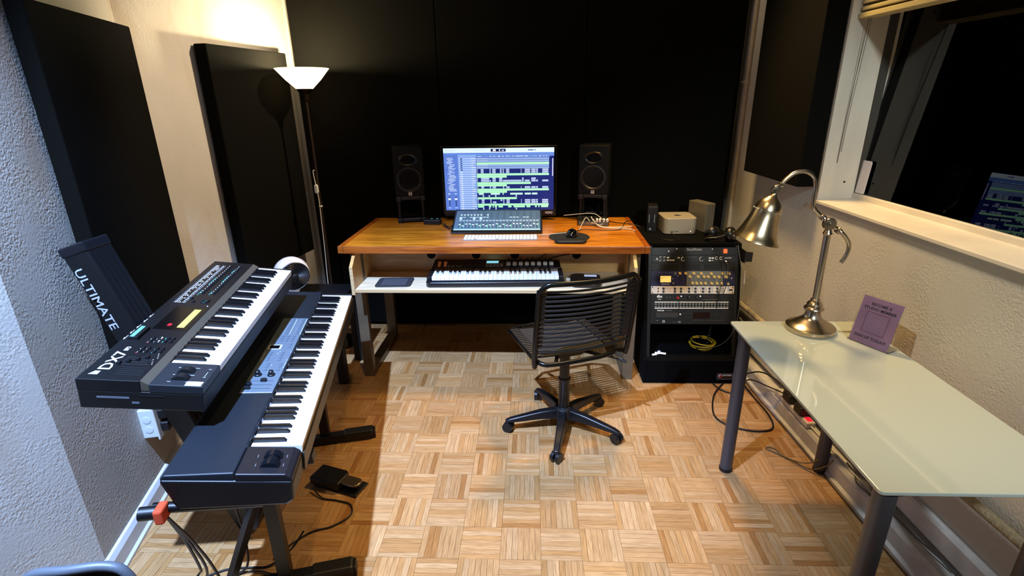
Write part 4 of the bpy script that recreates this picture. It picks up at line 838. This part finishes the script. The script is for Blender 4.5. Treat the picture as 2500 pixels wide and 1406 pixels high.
for k, y in enumerate((.265, .245, .225, .205)): slab(dx, .088+k*.013, .092+k*.013, .186+.01*(k % 2), .262, .0121, .0128, mat('slot_black', '040405', .8), 'slider_slot'); slab(dx, .084+k*.013, .096+k*.013, y-.004, y+.006, .0125, .020, BT, 'slider_cap')
for k in range(5): slab(dx, .030+k*.010, .033+k*.010, .178, .250, .0121, .0135, BT, 'vent_rib')
bzl = slab(dx, .318, .500, .176, .282, .012, .0128, mat('display_bezel', '070708', .2), 'display_bezel'); slab(bzl, .336, .482, .190, .213, .0128, .0134, mat('lcd_green', 'b9bd52', .4, emit='b4b84a', estr=.10), 'display')
slab(bzl, .345, .362, .236, .248, .0128, .0134, mat('led_red', '7a1018', .4, emit='e02038', estr=1.0), 'red_digits')
crt = slab(dx, .236, .318, .286, .312, .012, .022, BLK, 'cartridge'); slab(crt, .240, .314, .298, .310, .022, .0226, mat('teal_label', '63d6c4', .5), 'cartridge_label')
g = MB(); z = .0126
def m_(x0, y0, x1, y1, c): g.rect(x0, y0, x1, y1, z, c)
WH = 'dcdfe4'; TE = '3fa69a'; rr = random.Random(5)
for k in range(32):                                     # printed algorithm chart
    x = .535+k*.0128; n_ = rr.choice((1, 2, 2, 3, 3))
    for j in range(n_): m_(x+.001, .300-j*.0075, x+.0085-(j % 2)*.002, .3045-j*.0075, WH)
    if k % 2 == 0: m_(x, .272, x+.018, .2728, WH)
    for j in range(2): m_(x+.002+j*.004, .2755, x+.0045+j*.004, .2795, WH)
m_(.533, .3080, .945, .3086, 'a8abb0'); m_(.533, .2690, .945, .2696, 'a8abb0')
for k in range(16):
    for y in (.243, .204): m_(.634+k*.0203, y+.009, .642+k*.0203, y+.011, WH)
for x0, x1, y in ((.61, .66, .256), (.72, .80, .256), (.62, .655, .217), (.75, .83, .217), (.86, .90, .217)): m_(x0, y, x1, y+.0018, TE)
for x in (.225, .245, .160, .180): m_(x, .2505, x+.012, .252, WH); m_(x+.002, .234, x+.009, .2355, WH)
for x in (.160, .180, .228, .250, .545, .562): m_(x, .2095, x+.010, .2115, TE)
for x in (.228, .250): m_(x, .222, x+.014, .227, WH)
m_(.155, .2505, .159, .2535, 'e0405a'); m_(.222, .2505, .2255, .2535, 'e0405a'); m_(.330, .184, .352, .186, WH); m_(.515, .182, .521, .186, WH)
for k, x in enumerate((.235, .275, .315, .36, .40)): m_(x, .326, x+.028, .3275, WH); m_(x+.006, .3285, x+.014, .3305, WH)
for k in range(6): m_(.092+k*.012, .178+.004*(k % 3), .098+k*.012, .1795+.004*(k % 3), WH)
for k in range(5): m_(.027+k*.004, .2905, .0295+k*.004, .314-.002*k, WH)
g.obj('panel_print', PRINT, dx)['kind'] = 'stuff'
g = MB(); z = .0026
for x0, y0, x1, y1 in ((.058, .046, .060, .058), (.098, .046, .100, .058), (.058, .094, .060, .106), (.098, .094, .100, .106), (.02, .046, .022, .056), (.02, .096, .022, .106), (.05, .012, .052, .02), (.095, .012, .097, .02), (.055, .016, .08, .0175)): m_(x0, y0, x1, y1, 'aab2bd')
g.obj('block_print', PRINT, dx)['kind'] = 'stuff'
text('model_name', 'DX7', .046, TR(.052, .288, .0124), PW, dx, align='LEFT', sx=1.2, bold=.0004)
text('model_suffix', 'IIFD', .019, TR(.166, .286, .0124), PW, dx, align='LEFT', sx=.8)
g = MB(); z = .0126
# near end face: disk slot
MB().box(-.001, .001, .20, .285, -.048, -.042).obj('disk_slot', mat('slot_grey', '5a6068', .45), dx); MB().box(-.001, .001, .175, .195, -.064, -.058).obj('disk_button', mat('slot_grey', '5a6068', .45), dx); MB().box(-.0012, .001, .105, .172, -.038, -.035).obj('end_label', mat('end_label_dark', '1c1d20', .3), dx)
# ---- lower 88-key controller
KBM = pose((-.6892, 1.2812, .6281), 101.4187, 5.2982, -1.0373)
lk = thing('stage_piano', 'lower long 88 key stage keyboard with a grey blue control panel', 'stage piano', KBM)
LKB = mat('piano_blue_black', '161c23', .42, noise=.06, nscale=90); LKC = mat('piano_case', '0b0b0d', .4); LKP = mat('piano_panel', '5a6670', .42, noise=.05, nscale=60)
X0, X1 = -.130, 1.243
b = MB()
prof_ = [(-.012, -.085), (.02, -.105), (.30, -.105), (.336, -.02), (.336, .006), (.330, .012), (.30, .0125), (-.004, -.004), (-.012, -.012)]
MB().prism([(.0, -.085), (.02, -.10), (.30, -.10), (.334, -.01), (.334, .0), (.0, -.022)], X0, X1, M=Mx).obj('case', LKC, lk, bevel=.006)
b = MB(); b.prism([(.150, -.022), (.334, -.012), (.334, .006), (.322, .0125), (.150, .0125)], X0+.004, X1, M=Mx); b.obj('top_deck', LKB, lk, bevel=.004)
MB().prism([(.0, -.022), (.1495, -.022), (.1495, .0095), (.02, .002), (.004, -.008)], X0+.002, -.004, M=Mx).obj('wheel_block', mat('wheel_block_brown', '17161a', .35), lk, bevel=.004)
MB().box(1.2225, X1, .0, .1495, -.022, .006).obj('end_block', LKC, lk, bevel=.003)
MB().box(-.004, X1, -.006, -.001, -.085, -.020).obj('front_rail', mat('front_rail', '33312f', .35), lk, bevel=.001)
MB().box(-.003, 1.222, .141, .150, -.022, -.004).obj('key_gap', mat('gap_black', '050505', .8), lk)
MB().box(-.002, 1.222, -.001, .0005, -.026, -.0135).obj('key_slip', mat('key_slip_wood', '8a6a3c', .5), lk)
keyset(lk, .0, 88, 9, .0235, .143, .095, .0125, .0, .002, kh=.024)
MB().box(.278, .905, .1515, .256, .0125, .0140).obj('control_panel', LKP, lk, bevel=.0005)
PB = mat('panel_button', '55626f', .45)
def pbtn(x, y, a=.010, c=.011): slab(lk, x, x+a, y, y+c, .014, .0165, PB)
for k in range(9):
    for y in (.205, .1625): pbtn(.735+k*.0185, y)
for r in range(3):
    for c in range(4): pbtn(.672+r*.020, .168+c*.021)
for x, y in ((.615, .166), (.637, .166), (.505, .222), (.525, .222), (.545, .222), (.565, .222), (.505, .178), (.525, .178), (.545, .178), (.565, .178), (.43, .210), (.455, .210), (.475, .210), (.43, .165), (.455, .165), (.475, .165)): pbtn(x, y, .012)
dfr = slab(lk, .600, .640, .200, .250, .014, .0146, mat('display_frame', 'b5bcc4', .4), 'display_frame'); slab(dfr, .606, .634, .207, .243, .0146, .0150, mat('display_dark', '07080c', .2), 'display')
for x, y in ((.398, .229), (.398, .184)): MB().lathe([(.0135, 0), (.0125, .004), (.0095, .006), (.009, .017), (.007, .019), (.0005, .019)], 20, (x, y, .014)).obj('dial', mat('dial_black', '10151c', .3), lk, smooth=40)
for x, y in ((.357, .199), (.331, .243), (.307, .240)): slab(lk, x-.001, x+.001, .165, .250, .014, .0143, mat('slot_black', '040405', .8), 'slider_slot'); slab(lk, x-.008, x+.008, y-.010, y+.010, .014, .024, mat('dial_black', '10151c', .3), 'slider_cap', .003)
g = MB(); z = .0142
for k in range(9): m_(.737+k*.0185, .221, .740+k*.0185, .224, 'b6c3cf'); m_(.737+k*.0185, .178, .740+k*.0185, .180, 'b6c3cf')
m_(.735, .196, .895, .1975, 'c9d4de'); m_(.735, .1545, .895, .156, 'c9d4de'); m_(.279, .152, .2815, .2555, 'cdd9e4'); m_(.50, .2475, .58, .249, 'c9d4de')
for k in range(10): x = rr.uniform(.42, .58); y = rr.choice((.200, .155, .2, .195)); m_(x, y, x+.010, y+.002, 'b6c3cf')
g.obj('panel_print', PRINT, lk)['kind'] = 'stuff'
for k in range(26): MB().box(.04+k*.045, .058+k*.045, .144, .149, -.003, .001).obj('hinge_tab', mat('tab_grey', '6b6d72', .5), lk)
for x in (-.088, -.050): MB().cyl((x-.011, .068, -.010), (x+.011, .068, -.010), .030, 26).obj('control_wheel', mat('wheel_gloss', '0c0f14', .22), lk, smooth=40)
MB().lathe([(.012, -.014), (.022, -.008), (.024, 0), (.022, .008), (.012, .014)], 22, (-.069, .068, -.004), (1, 0, 0)).obj('wheel_hub', mat('wheel_gloss', '0c0f14', .22), lk, smooth=40)
for x, y in ((-.088, .032), (-.05, .03), (-.088, .105), (-.05, .108)): slab(lk, x-.006, x+.006, y, y+.0012, .0085-(.1495-y)*.058, .0095-(.1495-y)*.05, PG, 'tick_mark', 0)
# ---- stand: slanted lettered column, two A-frames, arms
ks_ = thing('keyboard_stand', 'black two-tier keyboard stand with white lettered slanted column', 'keyboard stand', (0, 0, 0))
top = Vector((-1.492, 1.625, 1.165)); bot = Vector((-1.118, 1.625, .02)); ax = (bot-top).normalized(); yv = Vector((0, 1, 0)); xv = yv.cross(-ax).normalized()
CM = Matrix(((xv.x, yv.x, -ax.x, bot.x), (xv.y, yv.y, -ax.y, bot.y), (xv.z, yv.z, -ax.z, bot.z), (0, 0, 0, 1))); CL = (top-bot).length
CSM = mat('column_black', '08090c', .42)
MB().box(-.046, .046, -.052, .052, 0, CL).obj('column', CSM, ks_, bevel=.006).matrix_local = CM
o = MB().box(-.049, .049, -.055, .055, CL-.03, CL+.004).obj('column_cap', SATIN, ks_, bevel=.006); o.matrix_local = CM
for y in (-.030, -.008, .012, .034): o = MB().box(.046, .0485, y-.002, y+.002, .05, CL-.035).obj('column_rib', SATIN, ks_); o.matrix_local = CM
text('lettering', 'ULTIMATE', .044, CM @ TR(-.024, -.0525, CL-.185) @ RX(90) @ RZ(-90), mat('faded_print', 'a9abb0', .5), ks_, bold=.0003, sx=1.12)
kd = Vector((cos(radians(101.42)), sin(radians(101.42)), 0)); kq = Vector((-kd.y, kd.x, 0))
P0 = Vector((-.6892, 1.2812, 0))
def ap(u, v, z): return P0+kd*u+kq*v+Vector((0, 0, z))
for u in (.10, .92):
    # floor bar with end grips, upright post, brace
    zt = .512+u*.018
    ps = ap(u, .16, 0); 
    fb = MB().box(-.36, -.02, -.022, .022, 0, .044, M=Matrix.Translation(ap(u, .0, 0)) @ RZ(101.42-90+4) @ TR(.10, 0, 0)).obj('foot_bar', BLKM, ks_, bevel=.004)
    MB().box(-.022, .12, -.028, .028, 0, .05, M=Matrix.Translation(ap(u, .0, 0)) @ RZ(101.42-90+4) @ TR(-.05, 0, 0)).obj('foot_grip', BLK, fb, bevel=.008)
    MB().box(-.022, .022, -.018, .018, .02, zt, M=Matrix.Translation(ps) @ RZ(11)).obj('upright_post', BLKM, ks_, bevel=.003)
    MB().tube([ap(u, .345, .03), ap(u, .17, zt-.06)], .018, 4).obj('brace', BLKM, ks_)
    MB().box(-.30, .10, -.022, .022, -.036, 0, M=Matrix.Translation(ap(u, .10, .526+u*.018)) @ RZ(11.4) @ RY(-5.0)).obj('lower_arm', BLKM, ks_, bevel=.004)
MB().tube([ap(.10, .17, .42), ap(.92, .17, .42)], .018, 8).obj('crossbar', BLKM, ks_)
MB().tube([ap(.34, .33, .05), ap(.34, .18, .42)], .018, 8).obj('column_link', BLKM, ks_)
for u in (.18, .80):
    c = DXM @ Vector((u, .02, -.092)); d = DXM @ Vector((u, .36, -.092)); MB().tube([c, d], .016, 8).obj('upper_arm', BLKM, ks_)
MB().tube([DXM @ Vector((.18, .345, -.10)), DXM @ Vector((.80, .345, -.10))], .016, 8).obj('upper_crossbar', BLKM, ks_)
strap = MB().box(-.012, .012, -.024, .024, -.040, .004, M=Matrix.Translation(ap(-.135, .345, .576)) @ RZ(11)).obj('cable_strap', mat('orange_velcro', 'c8421a', .8), ks_, bevel=.006)
arm_e = MB().tube([ap(-.115, .375, .560), ap(-.105, .10, .530)], .015, 8).obj('arm_tube', BLKM, ks_, smooth=50); MB().tube([ap(-.135, .40, .562), ap(-.130, .345, .556)], .019, 10).obj('arm_grip', BLK, ks_, smooth=40)
# ---- pedal and cables
pd = thing('sustain_pedal', 'black sustain pedal with a metal foot plate on the floor', 'pedal', TR(-.855, 1.84, 0) @ RZ(-18))
MB().prism([(-.10, -.045), (.12, -.045), (.12, .05), (-.10, .05)], 0, .008).obj('base_plate', BLK, pd, bevel=.003)
MB().prism([(-.12, -.045), (.035, -.045), (.035, .03), (.015, .05), (-.12, .05)], .008, .048).obj('housing', BLKM, pd, bevel=.008)
MB().prism(rrect(.015, .115, -.026, .030, .024, 6), .032, .042).obj('foot_plate', mat('pedal_metal', '8d7c66', .28, .9), pd, smooth=40, bevel=.004)
cable('pedal_cable', [(-.955, 1.80, .02), (-.90, 1.755, .006), (-.83, 1.742, .005), (-.765, 1.72, .005), (-.745, 1.66, .005), (-.80, 1.60, .005), (-.87, 1.57, .005), (-.93, 1.50, .005), (-.96, 1.44, .005)], .0033, CORDM, 'black pedal cable looping on the floor beside the sustain pedal')
for k, (dx_, e) in enumerate(((0, (-1.20, 1.30)), (.02, (-1.16, 1.26)), (.045, (-1.06, 1.22)))):
    s0 = ap(-.135, .335, .54); cable('keyboard_cable', [s0, (s0.x-.03+dx_*.5, s0.y+.07, .38), (s0.x-.07+dx_, s0.y+.14, .2), (e[0]+.02, e[1]+.05, .03), (e[0], e[1], .006)], .0042, CORDM, '%s of three black cables hanging from the orange strap' % ('leftmost', 'middle one', 'rightmost')[k], group='cables under the orange strap')
cable('hanging_cable', [ap(.02, .22, .52), (-.955, 1.30, .40), (-.99, 1.36, .2), (-1.02, 1.38, .04), (-1.07, 1.36, .007), (-1.15, 1.29, .006), (-1.20, 1.22, .006)], .0042, CORDM, 'single black cable hanging from the stage keyboard onto the floor')
cable('floor_cable', [(-1.25, 1.30, .006), (-1.12, 1.385, .006), (-1.02, 1.40, .006), (-.96, 1.41, .006), (-.90, 1.46, .03), (-.86, 1.50, .08)], .0035, CORDM, 'black cable crossing the floor to the keyboard stand post')
cable('floor_cable', [(-1.20, 1.27, .006), (-1.08, 1.365, .006), (-.99, 1.385, .006), (-.93, 1.375, .006), (-.86, 1.39, .006)], .003, CORDM, 'thin black cable on the floor in front of the stand brace')
# ---- wall outlet on the left
wd = Vector((LF[0]-LC[0], LF[1]-LC[1], 0)).normalized(); wn = Vector((wd.y, -wd.x, 0))
OM = Matrix(((wd.x, wn.x, 0, -1.603), (wd.y, wn.y, 0, 1.755), (0, 0, 1, .36), (0, 0, 0, 1)))
ob = thing('outlet_box', 'white surface mounted outlet box low on the left wall', 'outlet', OM)
MB().box(0, .085, 0, .055, -.065, .065).obj('box', mat('outlet_white', 'bfc4c6', .45), ob, bevel=.003); MB().box(-.008, .093, .055, .063, -.075, .075).obj('cover_plate', mat('cover_cream', 'c9c6bb', .45), ob, bevel=.003)
for z_ in (-.025, .02): MB().lathe([(.016, 0), (.016, .0012), (.0145, .0014)], 20, (-.0004, .027, z_), (-1, 0, 0)).obj('knockout', mat('outlet_white', 'bfc4c6', .45), ob, smooth=30)
for z_ in (-.03, .03): MB().prism(rrect(.015, .075, z_-.022, z_+.022, .008), .063, .092, M=Matrix(((1, 0, 0, 0), (0, 0, 1, 0), (0, 1, 0, 0), (0, 0, 0, 1)))).obj('plug', BLK, ob, bevel=.004)
for k, z_ in enumerate((.39, .33, .325)):
    s0 = OM @ Vector((.045, .092, z_-.36)); cable('plug_cable', [s0, s0+Vector((.07, .02, .005-.01*k)), s0+Vector((.14, .05, -.05-.02*k)), s0+Vector((.18, .08, -.14)), s0+Vector((.20, .10, -.25))], .0035, CORDM, '%s of three black cords at the white outlet box' % ('uppermost', 'middle one', 'lowest')[k], group='cords at the outlet box')
# ---- fan on a small black side table
sd = thing('side_table', 'low black side table behind the keyboards', 'table', (-1.325, 2.86, 0))
MB().box(-.215, .215, -.16, .19, .495, .515).obj('tabletop', BLK, sd, bevel=.003)
for x in (-.19, .19):
    for y in (-.135, .165): MB().box(x-.025, x+.025, y-.025, y+.025, 0, .495).obj('leg', BLK, sd, bevel=.003)
fn = thing('desk_fan', 'round white air circulator fan with black spiral grille', 'fan', TR(-1.385, 2.80, .515))
FC = Vector((0, 0, .150)); FA = Vector((.62, -.72, -.05)).normalized()
FW_ = mat('fan_white', 'd4cdc8', .4)
MB().lathe([(.001, -.098), (.045, -.088), (.075, -.064), (.095, -.028), (.099, .0), (.093, .032), (.082, .052), (.078, .054), (.07, .040), (.001, .03)], 36, FC, FA).obj('housing', FW_, fn, smooth=45)
u_, v_, a_ = basis(FA)
MB().lathe([(.080, .050), (.084, .054), (.080, .058), (.076, .054)], 36, FC, FA).obj('grille_ring', BLK, fn, smooth=60)
for k in range(30):
    P = []
    for j in range(8):
        t = j/7; r = .016+.064*t; a = 2*pi*k/30+1.1*t; P.append(FC+a_*(.068-.014*t*t)+(u_*cos(a)+v_*sin(a))*r)
    MB().tube(P, .0024, 5).obj('grille_vane', BLK, fn, smooth=60)
MB().lathe([(.018, .062), (.018, .070), (.012, .074), (.001, .075)], 20, FC, FA).obj('grille_centre', BLK, fn, smooth=40)
MB().lathe([(.068, 0), (.07, .004), (.066, .010), (.03, .020), (.022, .030), (.03, .048), (.045, .066)], 30).obj('base', FW_, fn, smooth=45)
# ---- chair just inside the bottom left corner
oc = thing('mesh_chair', 'grey rimmed chair back at the lower left corner', 'chair', TR(-.915, .745, .016) @ RZ(10) @ Matrix.Diagonal((.86, 1, 1, 1)))
RIM = mat('chair_rim', '565a60', .45); 
rim = [(-.10, 0, .38), (-.115, 0, .60), (-.108, 0, .685), (-.075, 0, .716), (0, -.006, .722), (.075, 0, .716), (.115, 0, .690), (.13, 0, .60), (.115, 0, .38), (0, 0, .36)]
MB().tube(smooth_path(rim+[rim[0]], 5)[:-1], .010, 10, closed=True).obj('rim', RIM, oc, smooth=60)
MB().prism([(x*.96, z_) for x, y_, z_ in rim], -.004, .004, M=RX(90)).obj('mesh_back', mat('mesh_black', '07090d', .8, bump=.3, bscale=400), oc)
MB().box(-.02, .02, -.045, -.010, .20, .60).obj('spine', BLK, oc, bevel=.004); MB().prism(rrect(-.20, .20, -.42, -.03, .06), .40, .45).obj('seat', mat('mesh_black', '07090d', .8), oc, smooth=40, bevel=.01)
MB().cyl((0, -.22, .10), (0, -.22, .40), .025, 16).obj('gas_column', BLKM, oc); star_base(oc, (0, -.22), 20, .26)
# ================================================================== POWER STRIP AND CABLES ON THE RIGHT
def wp_(u, n, z_): return WM @ Vector((u, n, z_))
ps_ = thing('power_strip', 'white power strip with a lit red switch on the right skirting', 'power strip', WM @ TR(.24, -.066, .098))
psb = MB().box(-.22, .10, -.022, .022, 0, .030).obj('body', mat('strip_white', 'cfcac4', .4), ps_, bevel=.006); MB().box(.055, .085, -.012, .012, .030, .036).obj('switch', mat('switch_red', '5a0a10', .3, emit='ff1830', estr=1.2), psb, bevel=.002)
for k, u in enumerate((-.10, .01)): MB().box(u-.03, u+.035, -.030, .028, .030, .075).obj('plug', BLK, ps_, bevel=.005)
cable('strip_cord', [wp_(.34, -.066, .11), wp_(.50, -.062, .104), wp_(.66, -.064, .103), wp_(.9, -.066, .103)], .004, WCORD, 'pale cord leaving the power strip along the skirting')
cable('adapter_cable', [wp_(.12, -.066, .16), wp_(.02, -.09, .18), wp_(-.10, -.12, .16), wp_(-.24, -.15, .06)], .004, CORDM, 'upper black cable running to the plugs on the power strip')
cable('adapter_cable', [wp_(.12, -.08, .15), wp_(.0, -.12, .13), wp_(-.12, -.15, .10), wp_(-.22, -.15, .02)], .0035, CORDM, 'lower black cable running to the plugs on the power strip')
cable('floor_loop_cable', [(1.05, 2.76, .006), (1.08, 2.66, .006), (1.16, 2.62, .006), (1.215, 2.70, .006), (1.22, 2.78, .02)], .0042, CORDM, 'short black cable loop at the foot of the rack')
cable('floor_loop_cable', [(1.22, 2.74, .02), (1.235, 2.58, .006), (1.245, 2.42, .006), (1.22, 2.30, .006), (1.15, 2.265, .006), (1.06, 2.28, .006), (.985, 2.33, .006), (.96, 2.42, .006), (1.02, 2.60, .006), (1.12, 2.74, .006)], .0045, CORDM, 'large black cable loop on the floor behind the table leg')
cable('skirting_cord', [wp_(-.45, -.105, .02), wp_(-.1, -.112, .006), wp_(.25, -.106, .008), wp_(.62, -.108, .006), wp_(.95, -.112, .007), wp_(1.3, -.108, .006), wp_(1.7, -.115, .006)], .0028, mat('brown_cord', '4a382a', .6), 'thin brown cord along the foot of the right skirting')
cable('loop_cord', [wp_(.50, -.09, .16), wp_(.53, -.12, .08), wp_(.50, -.17, .03), wp_(.42, -.22, .006), wp_(.36, -.235, .006), (1.115, 2.13, .006), wp_(.44, -.20, .006), wp_(.52, -.15, .012), wp_(.56, -.11, .06), wp_(.57, -.095, .10)], .003, mat('olive_cord', '6a5632', .5), 'olive cord looping onto the floor beside the table leg')
cable('wall_conduit', [wp_(-.62, -.025, .26), wp_(-.3, -.025, .225), wp_(.1, -.03, .215), wp_(.45, -.03, .212)], .0045, mat('conduit_tan', '9a8a62', .5), 'thin tan conduit clipped along the right wall above the skirting')
cable('grey_cord', [wp_(.60, -.055, .11), wp_(.66, -.06, .104), wp_(.73, -.085, .102), wp_(.85, -.06, .103), wp_(1.0, -.05, .104), wp_(1.15, -.03, .106)], .003, mat('grey_cord', '5a5a58', .5), 'grey cord lying along the ledge of the right skirting')
flush_text()
